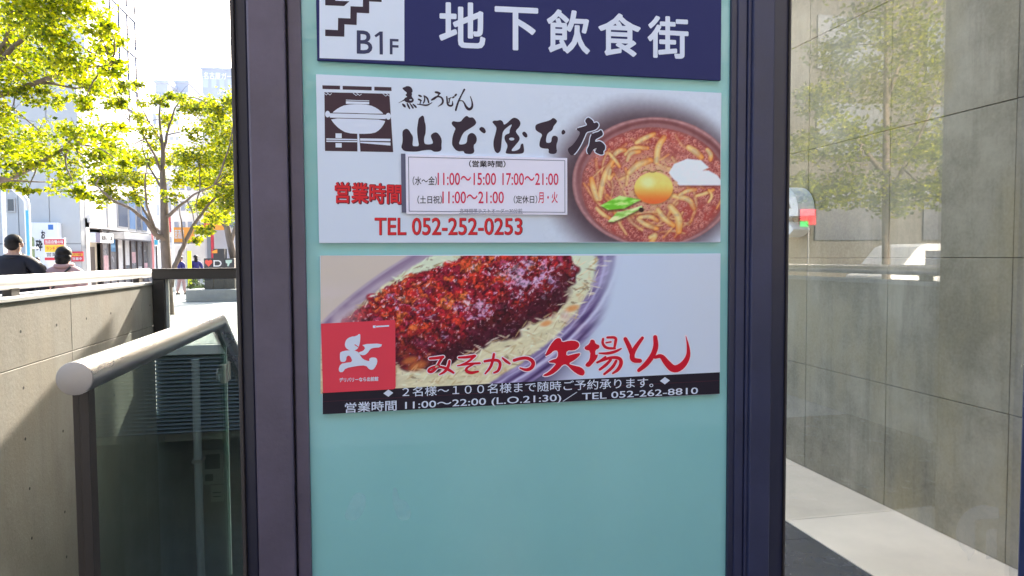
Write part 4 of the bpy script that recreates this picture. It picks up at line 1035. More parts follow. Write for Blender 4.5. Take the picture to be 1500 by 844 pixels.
flat('small_mark', [zk([(455,90),(475,88),(476,108),(456,109)]), zk([(480,92),(580,86),(580,98),(480,104)])], I_PALE, stk, 4, YK)
text('lettering', 'デリバリーなら出前館', (497,553.6,560.2,554.2,551.8,558.2), I_PALE, stk, 4, .03, YK)

# two pale, mostly see-through patches laid on the teal glass
patch_mat = bpy.data.materials.new('pale_patch_film'); patch_mat.use_nodes = True
n_ = patch_mat.node_tree; n_.nodes.clear(); o_ = n_.nodes.new('ShaderNodeOutputMaterial'); m_ = n_.nodes.new('ShaderNodeMixShader'); t_ = n_.nodes.new('ShaderNodeBsdfTransparent'); d_ = n_.nodes.new('ShaderNodeBsdfDiffuse')
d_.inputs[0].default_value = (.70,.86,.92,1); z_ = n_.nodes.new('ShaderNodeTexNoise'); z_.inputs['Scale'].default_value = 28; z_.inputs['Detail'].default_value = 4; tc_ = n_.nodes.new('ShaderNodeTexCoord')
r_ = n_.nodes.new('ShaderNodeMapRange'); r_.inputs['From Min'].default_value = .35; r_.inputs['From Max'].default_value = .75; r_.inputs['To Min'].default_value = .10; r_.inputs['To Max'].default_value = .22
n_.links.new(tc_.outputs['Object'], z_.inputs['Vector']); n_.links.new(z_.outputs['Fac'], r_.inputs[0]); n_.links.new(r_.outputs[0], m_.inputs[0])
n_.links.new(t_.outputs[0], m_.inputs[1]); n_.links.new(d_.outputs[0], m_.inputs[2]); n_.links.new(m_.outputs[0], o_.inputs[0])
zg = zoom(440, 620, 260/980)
flat('pale_patch', [smooth(zg([(300,380),(350,385),(368,430),(345,500),(310,540),(250,535),(243,500),(270,440)]), 2)], patch_mat, pyl, 0, D-.0008)
flat('pale_patch', [smooth(zg([(512,350),(535,360),(545,420),(590,430),(615,500),(600,535),(545,540),(520,480),(505,420)]), 2)], patch_mat, pyl, 0, D-.0008)

# ================================================================== STREET BUILDINGS
# pale-grey panel building whose corner stands at the street
XB, YB_ = -12.4, 33.0
M_CLAD = mat('pale_panel_cladding', (.46,.47,.47), .6, noise=.04, nscale=1.2)
M_WBLD = mat('white_render', (.62,.60,.58), .7, noise=.05, nscale=.7)
M_SEAM = mat('panel_seam', (.24,.25,.26), .8)
M_DGL = mat('dark_window_glass', (.05,.06,.085), .08, spec=.9, noise=.1, nscale=.4)
M_BGL = mat('blue_curtain_glass', (.10,.16,.27), .15, spec=.25, noise=.12, nscale=.3)
M_SILV = mat('silver_canopy', (.40,.40,.41), .4, metal=.6, noise=.08)
gb = thing('panel_building', 'pale grey panel-clad building with dark windows, behind the walkers on the left', 'building', (-25, 36, 0))
HB = 9.4
q = MB(); q.box(-60, XB-1.0, YB_+.03, 43, 0, HB); q.box(XB-1.0, XB, YB_+.03, YB_+.5, 0, HB); q.box(XB-1.0, XB-.61, YB_+.5, 43, 2.95, HB); q.build('wall_core', M_SEAM, gb)
q = MB(); xs = np.arange(-60+.0, XB+.01, 1.19); xs = [XB-1.19*k for k in range(40)]
for k in range(34):
    for (za, zb_) in ((.01, 2.2), (2.2, 4.45), (4.45, 6.4), (6.4, HB)):
        q.box(xs[k+1]+.018, xs[k]-.018, YB_, YB_+.028, za+.02, zb_-.02)
for k in range(8):
    q.box(XB-.002, XB+.03, YB_+.03+k*.5*0, YB_+.031, 0, 0.02) if k == 0 else None
q.build('wall_cladding', M_CLAD, gb)
q = MB(); q.box(-60.2, XB+.1, YB_-.1, 43.1, HB+.001, HB+.3); q.build('parapet', M_CLAD, gb)
def window_on_y(par, x0, y0, x1, y1, Y, m=None, fr=.06, name='window'):
    a = on_y(x0, y0, Y); b = on_y(x1, y1, Y)
    q = MB(); q.box(a.x-fr, b.x+fr, Y-.05, Y-.002, b.z-fr, a.z+fr); f = q.build(name, M_SILV, par)
    q = MB(); q.box(a.x, b.x, Y-.065, Y-.051, b.z, a.z); q.build('pane', m or M_DGL, f)
window_on_y(gb, 12, 292, 21, 309, YB_)
# taller block behind it
YA = 44.5
ab = thing('apartment_block', 'tall pale block with dark windows and a railed balcony, behind the leafy tree', 'building', (-30, YA, 0))
ax1 = on_y(124, 60, YA).x
q = MB(); q.box(-70, ax1, YA, YA+3.2, 0, 30); q.build('wall', M_CLAD, ab)
for j, yy_ in enumerate((4, 57)):
    for i in range(6): window_on_y(ab, -60+i*29, yy_, -40+i*29, yy_+25, YA)
a = on_y(-20, 116, YA); b = on_y(46, 132, YA)
q = MB(); q.box(a.x, b.x, YA-1.1, YA-.01, b.z-.2, b.z); q.build('balcony_slab', M_CLAD, ab)
q = MB(); q.box(a.x, b.x, YA-1.1, YA-1.04, a.z+.38, a.z+.46)
n_ = 34
for i in range(n_+1): x = a.x+(b.x-a.x)*i/n_; q.box(x-.018, x+.018, YA-1.088, YA-1.052, b.z+.001, a.z+.379)
q.build('railing', mat('railing_grey', (.22,.22,.23), .5), ab)

# shop building along the side street
sb = thing('shop_building', 'white shop building with a silver canopy and glazed shopfront, behind the sunlit rail', 'building', (-14, 38, 0))
Ys0, Ys1 = 33.02, on_x(222, 340, XB).y
q = MB(); q.box(-20, XB+.02, 43.02, 43.9, 0, 9.3); q.box(XB-.6, XB+.02, YB_+.51, 43.0, 2.95, 9.3); q.box(XB-.6, XB+.02, YB_+.51, YB_+.9, .0, 3.34)
q.build('wall', M_WBLD, sb)
def quadx(px0, py0, px1, py1, X, dx0, dx1):
    """box on a plane x = X from two photo corners (upper left, lower right)"""
    a = on_x(px0, py0, X); b = on_x(px1, py1, X)
    return a.y, b.y, min(a.z, b.z), max(a.z, b.z)
def boxx(par, name, m, px0, py0, px1, py1, X, t0, t1, bev=0):
    ya, yb_, za, zb_ = quadx(px0, py0, px1, py1, X, 0, 0)
    q = MB(); q.box(X+t0, X+t1, ya, yb_, za, zb_); return q.build(name, m, par, bevel=bev)
XS = XB+.02
q = MB(); cz0 = on_x(158, 349, XS+.5).z; cz1 = on_x(158, 338.5, XS+.5).z; yc0 = on_x(157, 340, XS).y
q.box(XS+.002, XS+.75, yc0, 43.95, cz0, cz1); q.build('canopy', M_SILV, sb, bevel=.02)
# recessed shopfront glazing
yd0 = on_x(136, 380, XS).y; yd1 = on_x(157, 380, XS).y
q = MB(); q.box(XB-.5, XB-.42, yd0, yd1, 0, 2.55); q.build('entrance_wall', mat('warm_plaster', (.48,.40,.29), .7, noise=.12, nscale=2), sb)
q = MB(); q.box(XB-.418, XB-.39, yd0+.5, yd0+1.4, 0, 2.1); q.build('door', mat('dark_timber', (.07,.05,.04), .5, noise=.2), sb)
M_SHG = mat('shop_glass_glare', (.17,.155,.15), .25, spec=.6, noise=.4, nscale=1.2)  # grey-brown glare is put into the glass colour
yg = yd1+.15; k = 0
frm = MB(); frm.box(XB-.3, XB-.22, yd1+.03, 43.0, 0, .28); frm.box(XB-.3, XB-.22, yd1+.03, 43.0, 2.9, 2.945)
M_POST1 = mat('pink_poster_paper', (.55,.33,.33), .6, noise=.35, nscale=3); M_POST2 = mat('pale_poster_paper', (.62,.58,.55), .6, noise=.15, nscale=3)
M_BLUEP = mat('blue_poster_paper', (.08,.22,.40), .6, noise=.3, nscale=2)
nW = 7; wW = (43.0-yg)/nW
for i in range(nW):
    y0 = yg+i*wW
    frm.box(XB-.3, XB-.2, y0-.05, y0+.05, .281, 2.899)
    q = MB(); q.box(XB-.275, XB-.26, y0+.051, y0+wW-.051, .281, 2.899); wn = q.build('shop_window', M_SHG, sb)
    q = MB(); m_ = [M_POST1, M_BLUEP, M_POST2, M_POST2, M_POST1, M_POST2, M_POST1][i]
    h0, h1 = [(.5,1.7),(1.9,2.8),(.6,2.7),(1.2,2.6),(1.3,1.9),(.7,1.1),(.6,1.3)][i]
    q.box(XB-.258, XB-.25, y0+.15, y0+wW-.2, h0, h1); q.build('poster', m_, wn)
frm.build('shop_frame', mat('brown_shop_frame', (.11,.085,.08), .5), sb)
# upper windows
for (x0, y0, x1, y1, m_) in ((156,292,163,332,mat('beige_blind', (.5,.45,.38), .6)),(171,291,186,333,M_DGL),(187,288,197,336,M_BGL),(198,287,205,337,M_DGL),(206,288,214,338,M_BGL),(157,236,168,270,M_DGL),(174,238,186,272,M_DGL),(190,240,200,274,M_BGL)):
    ya, yb_, za, zb_ = quadx(x0, y0, x1, y1, XS, 0, 0)
    q = MB(); q.box(XS+.001, XS+.05, ya-.06, yb_+.06, za-.06, zb_+.06); f = q.build('window', M_SILV, sb)
    q = MB(); q.box(XS+.0505, XS+.06, ya, yb_, za, zb_); q.build('pane', m_, f)

def sign_box(name, label, cat, ctr, q4, m, thick, axis, texts=(), group=None, blocks=()):
    pass

# shop name box over the entrance
def sign_on_x(name, label, X, t, px0, py0, px1, py1, m, blocks=(), words=()):
    ya, yb_, za, zb_ = quadx(px0, py0, px1, py1, X, 0, 0)
    r_ = thing(name, label, 'sign', (X, (ya+yb_)/2, za))
    q = MB(); q.box(X, X+t, ya, yb_, za, zb_); q.build('sign_box', m, r_, bevel=.01)
    for (u0, v0, u1, v1, mm) in blocks:
        q = MB(); q.box(X+t+.001, X+t+.004, ya+(yb_-ya)*u0, ya+(yb_-ya)*u1, za+(zb_-za)*v0, za+(zb_-za)*v1); q.build('sign_field', mm, r_)
    for (s_, u0, v0, u1, v1, mm, bd) in words:
        wtext('lettering', s_, r_, mm, (X+t+.008), 'x', ya+(yb_-ya)*u0, ya+(yb_-ya)*u1, za+(zb_-za)*v0, za+(zb_-za)*v1, bd)
    return r_
def wtext(name, s_, par, m, plane, axis, h0, h1, v0, v1, bold=0.0):
    co, fs = text_mesh(s_, bold, res=2, line=.85)
    u = (co[:,0]-co[:,0].min())/np.ptp(co[:,0]); v = (co[:,1]-co[:,1].min())/np.ptp(co[:,1]); lay = co[:,2]*.0008
    out = np.empty_like(co); off = np.array(wloc(par))
    if axis == 'x': out[:,0] = plane+lay; out[:,1] = h0+(h1-h0)*u
    else: out[:,1] = plane-lay; out[:,0] = h0+(h1-h0)*u
    out[:,2] = v0+(v1-v0)*v; out -= off
    me = bpy.data.meshes.new(name); me.from_pydata(out.tolist(), [], fs); me.materials.append(m); me.update()
    ob = bpy.data.objects.new(name, me); COL.objects.link(ob); ob.parent = par; WL[ob.name] = wloc(par); return ob
C_RED = mat('signal_red_board', (.62,.04,.06), .5, noise=.05); C_YEL = mat('yellow_board', (.80,.55,.04), .5, noise=.05); C_WHT = mat('white_board', (.74,.74,.74), .5, noise=.03)
C_BLU = mat('blue_board', (.05,.16,.45), .5); C_ORG = mat('orange_board', (.80,.33,.05), .5, noise=.05); C_INK = mat('board_black_ink', (.02,.02,.025), .6)
C_NVB = mat('navy_board', (.035,.03,.08), .5); C_GRN = mat('olive_green_panel', (.30,.33,.16), .5, noise=.2)
sign_on_x('shop_sign', 'white shop name box with a navy end over the shop entrance', XS+.2, .25, 131, 340.5, 158, 356.5, C_WHT, [(0,.0,.24,1,C_NVB)], [('味処いし本', .3,.22,.93,.78,C_INK,.03)])
sign_on_x('wall_sign', 'small white rounded sign high on the pale wall above the shop entrance', XS+.002, .15, 127, 313, 137, 327, C_WHT, [(.2,.25,.8,.4,M_SEAM),(.25,.6,.75,.75,M_SEAM)])
# boards leaning on the panel building
def sign_on_y(name, label, Y, t, px0, py0, px1, py1, m, blocks=(), words=(), legs=False, cat='sign'):
    a = on_y(px0, py0, Y); b = on_y(px1, py1, Y)
    r_ = thing(name, label, cat, ((a.x+b.x)/2, Y, b.z))
    q = MB(); q.box(a.x, b.x, Y, Y+t, b.z, a.z); q.build('sign_box', m, r_, bevel=.01)
    for (u0, v0, u1, v1, mm) in blocks:
        q = MB(); q.box(a.x+(b.x-a.x)*u0, a.x+(b.x-a.x)*u1, Y-.006, Y-.0005, b.z+(a.z-b.z)*v0, b.z+(a.z-b.z)*v1); q.build('sign_field', mm, r_)
    for (s_, u0, v0, u1, v1, mm, bd) in words:
        wtext('lettering', s_, r_, mm, Y-.010, 'y', a.x+(b.x-a.x)*u0, a.x+(b.x-a.x)*u1, b.z+(a.z-b.z)*v0, b.z+(a.z-b.z)*v1, bd)
    if legs:
        q = MB()
        for x in (a.x+.08, b.x-.08): q.box(x-.025, x+.025, Y+.005, Y+t-.005, 0, b.z+.01)
        q.build('leg', M_SILV, r_)
    return r_
cs = sign_on_y('calligraphy_board', 'tall white board with black brush characters on the pale panel building', YB_-.4, .38, 43, 326, 88, 430, C_WHT, [(.66,.90,.84,.97,C_BLU)],
          [('お', .40,.77,.55,.89,C_INK,.04), ('砕', .20,.60,.44,.76,C_INK,.04)])
q = MB(); a = on_y(46.5, 366, YB_-.4); rx_ = .115; hz = .56
pr = [(a.x+rx_*math.cos(t), a.z+(hz-rx_ if math.sin(t) > 0 else -(hz-rx_))+rx_*math.sin(t)) for t in [2*math.pi*(i+.5)/20 for i in range(20)]]
q.prism(pr, (Vector((0,YB_-.402,0)), Vector((1,0,0)), Vector((0,0,1))), .006); q.build('round_window', C_GRN, cs)
sign_on_y('price_board', 'red, yellow and white standing board in front of the white calligraphy board', 27.0, .12, 64.5, 348.5, 96, 398, C_WHT, [(.0,.80,1,.96,C_RED),(.02,.58,.96,.79,C_YEL),(.0,.34,.96,.42,C_RED)],
          [('当店自慢の味', .05,.825,.95,.935,C_WHT,.02), ('ランチ 定食', .1,.62,.9,.75,C_RED,.02), ('営業中', .1,.45,.9,.56,C_INK,.0)], legs=True)
sign_on_y('red_board', 'small red and yellow board on the pale panel building, right of the woman in pink', YB_-.10, .09, 104, 368.5, 122, 383, C_RED, [(.1,.55,.95,.80,C_YEL)], [('お得', .15,.58,.9,.78,C_RED,.02), ('営業中', .1,.12,.9,.42,C_WHT,.01)])

# blue glass office tower
XT = -17.0
gt = thing('glass_tower', 'tall blue-glass office tower rising above the shop building', 'building', (-20, 52, 0))
ty0 = on_x(149, 35, XT).y; ty1 = on_x(200, 72, XT).y
zt1 = on_x(149, 35, XT).z; zt2 = on_x(149, 93, XT).z; fh = (zt1-zt2)
xl_ = on_y(127, 60, ty0).x
q = MB(); q.box(xl_-4, XT-.12, ty0+.12, ty1, 0, zt2+fh*4); q.build('core', mat('tower_core', (.42,.44,.48), .6), gt)
q = MB()
for k in range(-5, 5):
    z = zt2+fh*k
    if z < .5: continue
    q.box(xl_-4.1, XT+.06, ty0-.12, ty1+.2, z-.30, z+.12)
q.build('floor_bands', mat('white_spandrel', (.66,.66,.68), .5), gt)
fr_ = MB(); nb = 4; bw = (ty1-ty0)/nb
xb = [XT, XT-(XT-xl_)*.38, xl_-.4, xl_-2, xl_-4]
for k in range(-5, 4):
    z0, z1_ = zt2+fh*k+.185, zt2+fh*(k+1)-.325
    if z0 < .4: continue
    for i in range(nb):
        q = MB(); q.box(XT-.1, XT-.06, ty0+i*bw+.07, ty0+(i+1)*bw-.07, z0, z1_); q.build('window', M_BGL, gt)
    for i in range(4):
        q = MB(); q.box(xb[i+1]+.06, xb[i]-.06, ty0+.06, ty0+.1, z0, z1_); q.build('window', M_BGL if i % 2 == 0 else M_DGL, gt)
for i in range(nb+1): fr_.box(XT-.12, XT+.0, ty0+i*bw-.08, ty0+i*bw+.08, .01, zt2+fh*4-.4)
for x in xb[1:]: fr_.box(x-.1, x+.1, ty0-.1, ty0+.11, .01, zt2+fh*4-.4)
fr_.build('mullions', mat('dark_mullion', (.06,.065,.10), .5), gt)

# far towers with haze put into their pale colour, white buildings across the street
M_FAR1 = mat('far_tower_haze', (.36,.38,.45), .8, noise=.05, nscale=.1); M_FAR2 = mat('far_tower_white', (.60,.61,.64), .8)
def far_building(label, px0, px1, ytop, Y, dep, m, rows, cols, mw, words=None, x_extra=0, wname='window'):
    a = on_y(px0, ytop, Y); b = on_y(px1, ytop, Y); h = (a.z+b.z)/2
    r_ = thing('office_building', label, 'building', ((a.x+b.x)/2, Y, 0), )
    q = MB(); q.box(a.x, b.x+x_extra, Y, Y+dep, 0, h); q.build('wall', m, r_)
    q = MB(); q.box(a.x-.15, b.x+x_extra+.15, Y-.15, Y+dep+.15, h+.001, h+.5); q.build('roof', m, r_)
    fh_ = (h-4)/rows; cw = (b.x+x_extra-a.x)/cols
    for i in range(rows):
        z = 3.4+i*fh_
        for j in range(cols):
            q = MB(); q.box(a.x+cw*(j+.2), a.x+cw*(j+.8), Y-.04, Y-.004, z+fh_*.25, z+fh_*.72); q.build(wname, mw, r_)
    if words:
        wtext('lettering', words, r_, C_WHT, Y-.1, 'y', a.x+.4, b.x+.6, h-1.9, h-.5, .01)
    return r_
M_FW = mat('far_window', (.25,.28,.35), .3); 
far_building('distant grey office block with white lettering along its roof edge', 295, 352, 103, 150, 14, M_FAR1, 9, 10, mat('far_window_pale', (.42,.45,.52), .4), '名古屋ガーデン', 8)
far_building('distant grey tower left of the lettered office block', 227, 246, 122, 120, 12, M_FAR1, 8, 4, M_FW)
far_building('distant narrow tower with white stripes beside the lettered office block', 256, 276, 122, 125, 12, M_FAR1, 8, 4, C_WHT)
far_building('white block behind the bare branches of the middle tree', 222, 262, 150, 90, 14, M_FAR2, 6, 5, M_FW)
far_building('long white building beyond the middle tree with plain small windows', 240, 300, 215, 62, 10, M_WBLD, 4, 6, M_FW)
far_building('white street building beyond the far tree, carrying the orange fascia', 296, 350, 180, 56, 10, M_WBLD, 4, 5, M_FW, None, 14)
# signs over there
YR = 52.0
sign_on_y('vertical_sign', 'narrow red vertical sign with white characters beside the middle tree trunk', YR, .3, 243, 314, 249, 340, C_RED, [], [('カ\nラ\nオ\nケ', .15,.04,.85,.96,C_WHT,.02)])
sign_on_y('blue_sign', 'small blue and white sign under the red vertical sign', YR, .3, 243.5, 343, 249, 362, C_WHT, [(.05,.5,.95,.95,C_BLU)])
q = MB()
pb = on_y(246, 330, YR+.2); bp_ = thing('sign_post', 'slim grey post carrying the red vertical sign', 'post', (pb.x, YR+.4, 0)); q.tube([(pb.x, YR+.4, 0), (pb.x, YR+.4, pb.z+1.3)], .07, 10); q.build('post', M_SILV, bp_, smooth=True, auto=40)
sign_on_y('orange_sign', 'orange signboard with pale lettering on the white wall right of the middle tree', 54.0, .3, 252.5, 333, 284, 357, C_ORG, [(.0,.0,1,.08,M_SEAM)], [('居酒屋', .08,.3,.55,.85,C_WHT,.02)])
sign_on_y('fascia_sign', 'orange and red shop fascia half hidden by the far tree', 54.2, .3, 298, 311, 330, 337, C_ORG, [(.0,.0,.34,.5,C_RED)], [('ラーメン', .35,.35,.95,.9,C_WHT,.02)])
pm_ = thing('street_pillar', 'grey and red shopfront pillar under the orange fascia', 'pillar', (on_y(306,370,54).x, 54, 0))
a = on_y(302.5, 338, 54); b = on_y(308, 338, 54); c_ = on_y(311.5, 338, 54)
q = MB(); q.box(a.x, b.x, 54, 54.5, 0, a.z); q.build('shaft', mat('pillar_grey', (.22,.22,.23), .6), pm_)
q = MB(); q.box(b.x+.01, c_.x, 54.05, 54.4, 0, a.z-.1); q.build('red_strip', C_RED, pm_)
# white/blue bent pole and slim poles
yq = 20.0
p_ = [on_y(-6, 255, yq), on_y(6, 264, yq), on_y(34, 288, yq), on_y(38.5, 294, yq), on_y(39.5, 300, yq)]
p_.append(Vector((p_[-1].x, yq, 0)))
bpz = thing('bent_pole', 'white bent street pole with a blue stripe behind the man in the dark jacket', 'street pole', (p_[-1].x, yq, 0))  # plain bent pole, carries no lamp
q = MB(); q.tube(p_, .066, 14); q.build('pole', C_WHT, bpz, smooth=True, auto=40)
q = MB(); u = p_[-2]
q.box(u.x-.01, u.x+.05, yq-.070, yq-.03, .6, u.z-.15); q.build('blue_stripe', mat('sky_blue_film', (.10,.42,.72), .5), bpz)
q = MB(); q.tube([p_[-1]+Vector((0,0,.001)), p_[-1]+Vector((0,0,.12))], .15, 14); q.build('base', M_SILV, bpz)
q = MB(); q.tube([u+Vector((0,0,-1.12)), u+Vector((.22,0,-1.12))], .03, 8); q.build('side_arm', C_WHT, bpz)
def pole(name, label, px, py_top, Y, r_, m, cat='pole'):
    a = on_y(px, py_top, Y); t = thing(name, label, cat, (a.x, Y, 0))
    q = MB(); q.tube([(a.x, Y, 0), (a.x, Y, a.z)], r_, 10); q.build('shaft', m, t, smooth=True, auto=40)
    q = MB(); q.ball((a.x, Y, a.z), r_*1.25, nu=10, nv=5); q.build('cap', m, t, smooth=True)
    q = MB(); q.tube([(a.x, Y, .001), (a.x, Y, .05)], r_*2, 10); q.build('base', M_SILV, t)
pole('street_post', 'thin white street post at the far left edge', 3.5, 262, 22, .05, C_WHT)
pole('marker_post', 'thin red and white post just left of the middle tree trunk', 222.5, 322, 30, .04, mat('faded_red_paint', (.60,.22,.22), .5, noise=.2, nscale=3))
pole('marker_post', 'thin white post between the middle tree trunk and the orange sign', 252, 318, 34, .04, C_WHT)
sign_on_y('street_sign', 'small blue and white street sign on legs left of the middle tree trunk', 30.0, .06, 225.5, 350, 232, 361, C_WHT, [(.1,.2,.9,.85,mat('teal_board', (.05,.35,.50), .5))], legs=True)

# black letter blocks standing on the pavement
ld = thing('letter_display', 'black display blocks with a red heart and a white letter D beyond the steel frame', 'letter display', (on_y(320,380,26).x, 26, 0))
def cube_px(px0, px1, ytop, Y=26.0, dep=.45, m=None):
    a = on_y(px0, ytop, Y); b = on_y(px1, ytop, Y); return a.x, b.x, a.z
M_DB = mat('charcoal_block', (.045,.045,.05), .5)
for i, (x0, x1, yt) in enumerate(((298.5,311.8,378.5),(312,328.5,364.5),(329,343,378.5))):
    a, b, z = cube_px(x0, x1, yt); q = MB(); q.box(a, b, 26, 26.45, 0, z); q.build('block', M_DB, ld, bevel=.01)
def shape(pts, m, name, Y=25.99):
    P_ = [on_y(x, y, Y) for x, y in pts]; q = MB(); q.prism([(p.x, p.z) for p in P_], (Vector((0,Y,0)), Vector((1,0,0)), Vector((0,0,1))), -.008); q.build(name, m, ld)
zh = zoom(200, 280, 150/1055)
shape(zh([(742,780),(705,740),(708,715),(725,706),(742,718),(760,706),(778,715),(780,740)]), mat('heart_red', (.75,.10,.07), .4), 'heart')
shape(zh([(792,712),(845,712),(868,722),(878,745),(868,768),(845,778),(792,778)]), M_WHITE, 'letter_panel', 25.989)
shape(zh([(806,724),(842,724),(856,731),(862,745),(856,759),(842,766),(806,766)]), M_DB, 'letter_inset', 25.978)
shape(zh([(916,712),(984,708),(978,738),(960,745),(950,775),(934,775),(938,748),(920,740)]), mat('mint_panel', (.45,.62,.55), .4), 'mint_shape')
shape(zh([(775,640),(832,640),(832,600),(806,608),(775,622)]), C_ORG, 'orange_mark')
# white van parked beyond
van = thing('delivery_van', 'white van parked beyond the letter display near the column', 'van', (on_y(352,380,44).x, 44, 0))
a = on_y(331, 371, 44); L_ = 4.2
prof = [(0,.35),(0,1.05),(.35,1.2),(.95,1.85),(L_-.1,1.9),(L_,1.7),(L_,.35)]
q = MB(); q.prism(prof, (Vector((a.x,44,0)), Vector((1,0,0)), Vector((0,0,1))), -1.6); q.build('body', C_WHT, van, bevel=.06)
q = MB(); q.prism([(.5,1.22),(1.0,1.75),(1.9,1.75),(1.9,1.22)], (Vector((a.x,43.995,0)), Vector((1,0,0)), Vector((0,0,1))), .02); q.build('side_window', M_DGL, van)
q = MB(); q.prism([(2.0,1.22),(2.0,1.75),(3.9,1.75),(3.9,1.22)], (Vector((a.x,43.995,0)), Vector((1,0,0)), Vector((0,0,1))), .02); q.build('side_window', M_DGL, van)
for wx in (.8, 3.3):
    for yy_ in (44.0, 45.45):
        q = MB(); q.tube([(a.x+wx, yy_-.02, .32), (a.x+wx, yy_+.17, .32)], .32, 20); wh = q.build('wheel', M_GASKET, van, smooth=True, auto=40)
        q = MB(); q.tube([(a.x+wx, yy_-.025, .32), (a.x+wx, yy_-.021, .32)], .18, 14); q.build('rim', M_SILV, wh)
# low planter
Yp = 25.6; a = on_y(272, 434, Yp); b = on_y(350, 434, Yp)
# (the plants are added with the trees)
PLX0, PLX1 = a.x, b.x

# ================================================================== TREES
rs = np.random.RandomState(5)
M_BARK = mat('grey_brown_bark', (.16,.125,.10), .85, noise=.35, nscale=9, bump=.8, bscale=25, stretch=(1,1,.3))
L_NEAR = leaf_mat('yellow_green_leaves', [(.035,.058,.010),(.12,.16,.014),(.25,.28,.018),(.38,.365,.025)], .60)
L_MID = leaf_mat('zelkova_leaves', [(.04,.06,.015),(.11,.145,.018),(.22,.245,.02),(.36,.33,.035)], .60)
L_DARK = leaf_mat('shrub_leaves', [(.03,.05,.02),(.05,.075,.025),(.07,.09,.03)], .35)
def leaves_mesh(name, parent, pts, size, m, flatness=.5):
    """pts: (n,3) world positions -> one crown mesh of folded leaf-shaped faces"""
    n = len(pts); s_ = size*(.6+.8*rs.rand(n))
    d = rs.normal(size=(n,3)); d[:,2] = d[:,2]*flatness-.25; d /= np.linalg.norm(d, axis=1)[:,None]
    r_ = rs.normal(size=(n,3)); r_[:,2] *= flatness; s1_ = np.cross(d, r_); s1_ /= np.linalg.norm(s1_, axis=1)[:,None]+1e-9
    up = np.cross(s1_, d)
    L = s_[:,None]; W = (s_*.30)[:,None]
    base = pts; tip = pts+d*L; mid = pts+d*L*.45
    a = mid+s1_*W+up*L*.10; b = mid-s1_*W+up*L*.10
    V = np.stack([base, a, tip, b], 1).reshape(-1,3) - np.array(wloc(parent))
    idx = np.arange(n)*4
    f = np.concatenate([np.stack([idx, idx+1, idx+2], 1), np.stack([idx, idx+2, idx+3], 1)], 0)
    f = np.stack([np.stack([idx, idx+1, idx+2],1), np.stack([idx, idx+2, idx+3],1)], 1).reshape(-1,3)
    me = bpy.data.meshes.new(name); me.vertices.add(len(V)); me.vertices.foreach_set('co', V.ravel().astype(np.float32))
    me.loops.add(f.size); me.loops.foreach_set('vertex_index', f.ravel().astype(np.int32))
    me.polygons.add(len(f)); me.polygons.foreach_set('loop_start', np.arange(0, f.size, 3, dtype=np.int32))
    me.polygons.foreach_set('loop_total', np.full(len(f), 3, dtype=np.int32)) if hasattr(me.polygons[0], 'loop_total') else None
    me.update(calc_edges=True); me.validate(); me.materials.append(m)
    o = bpy.data.objects.new(name, me); COL.objects.link(o); o.parent = parent; WL[o.name] = wloc(parent); return o
def clump_pts(c, r_, n, squash=.55):
    """sprays of leaves: several flattened tufts inside one clump"""
    c = np.array(c); k = max(3, int(n/26)); out = []
    for i in range(k):
        d = rs.normal(size=3); d /= np.linalg.norm(d); o = c + d*r_*(rs.rand()**.45)*np.array([1,1,squash*1.3])
        m = max(4, int(n/k*(.4+1.2*rs.rand())))
        out.append(o + rs.normal(size=(m,3))*np.array([.26,.26,.12])*r_)
    return np.concatenate(out)
def limb(mb, a, b, r0_, r1_, sag=.12, n=7):
    a = Vector(a); b = Vector(b); d = b-a; pts = []
    j = Vector((random.uniform(-1,1), random.uniform(-1,1), random.uniform(-.3,1)))*d.length*sag
    for i in range(n+1):
        t = i/n; pts.append(a + d*t + j*math.sin(math.pi*t)*(1-.3*t) + Vector((random.uniform(-1,1), random.uniform(-1,1), random.uniform(-1,1)))*d.length*.012)
    mb.tube(pts, [r0_+(r1_-r0_)*(i/n) for i in range(n+1)], 8); return pts
def tree(name, label, base, trunk_pts, trunk_r, limbs, clumps, leaf, lm, squash=.55, dens=1.0, cat='tree', group=None):
    """limbs: list of point lists (world) with radii; clumps: (centre, radius, count)"""
    t = thing(name, label, cat, base, group)
    q = MB(); q.tube(trunk_pts, trunk_r, 14)
    joints = [Vector(p) for p in trunk_pts[len(trunk_pts)//2:]]
    for pts, r0_, r1_ in limbs:
        pts = [Vector(p) for p in pts]; m = len(pts)
        fine = []
        for i in range(m-1):
            for k in range(4): fine.append(pts[i].lerp(pts[i+1], k/4)+Vector((random.uniform(-1,1), random.uniform(-1,1), random.uniform(-1,1)))*(pts[i+1]-pts[i]).length*.018)
        fine.append(pts[-1]); q.tube(fine, [r0_+(r1_-r0_)*i/(len(fine)-1) for i in range(len(fine))], 9)
        joints += fine[3:]
    q.build('trunk', M_BARK, t, smooth=True, auto=60)
    tw = MB(); P = []
    for c, r_, n in clumps:
        c = Vector(c); nb = min(joints, key=lambda j: (j-c).length + .0)
        if (nb-c).length > .15:
            pp_ = limb(tw, nb, c, min(.03, .006+.012*(nb-c).length), .004, .10)
        for i in range(5):
            limb(tw, c.lerp(nb, .1), c+Vector(rs.normal(size=3))*r_*.55, .006, .0015, .1, 4)
        P.append(clump_pts(c, r_, int(n*dens), squash))
    tw.build('branches', M_BARK, t, smooth=True)
    leaves_mesh('crown', t, np.concatenate(P), leaf, lm)
    return t

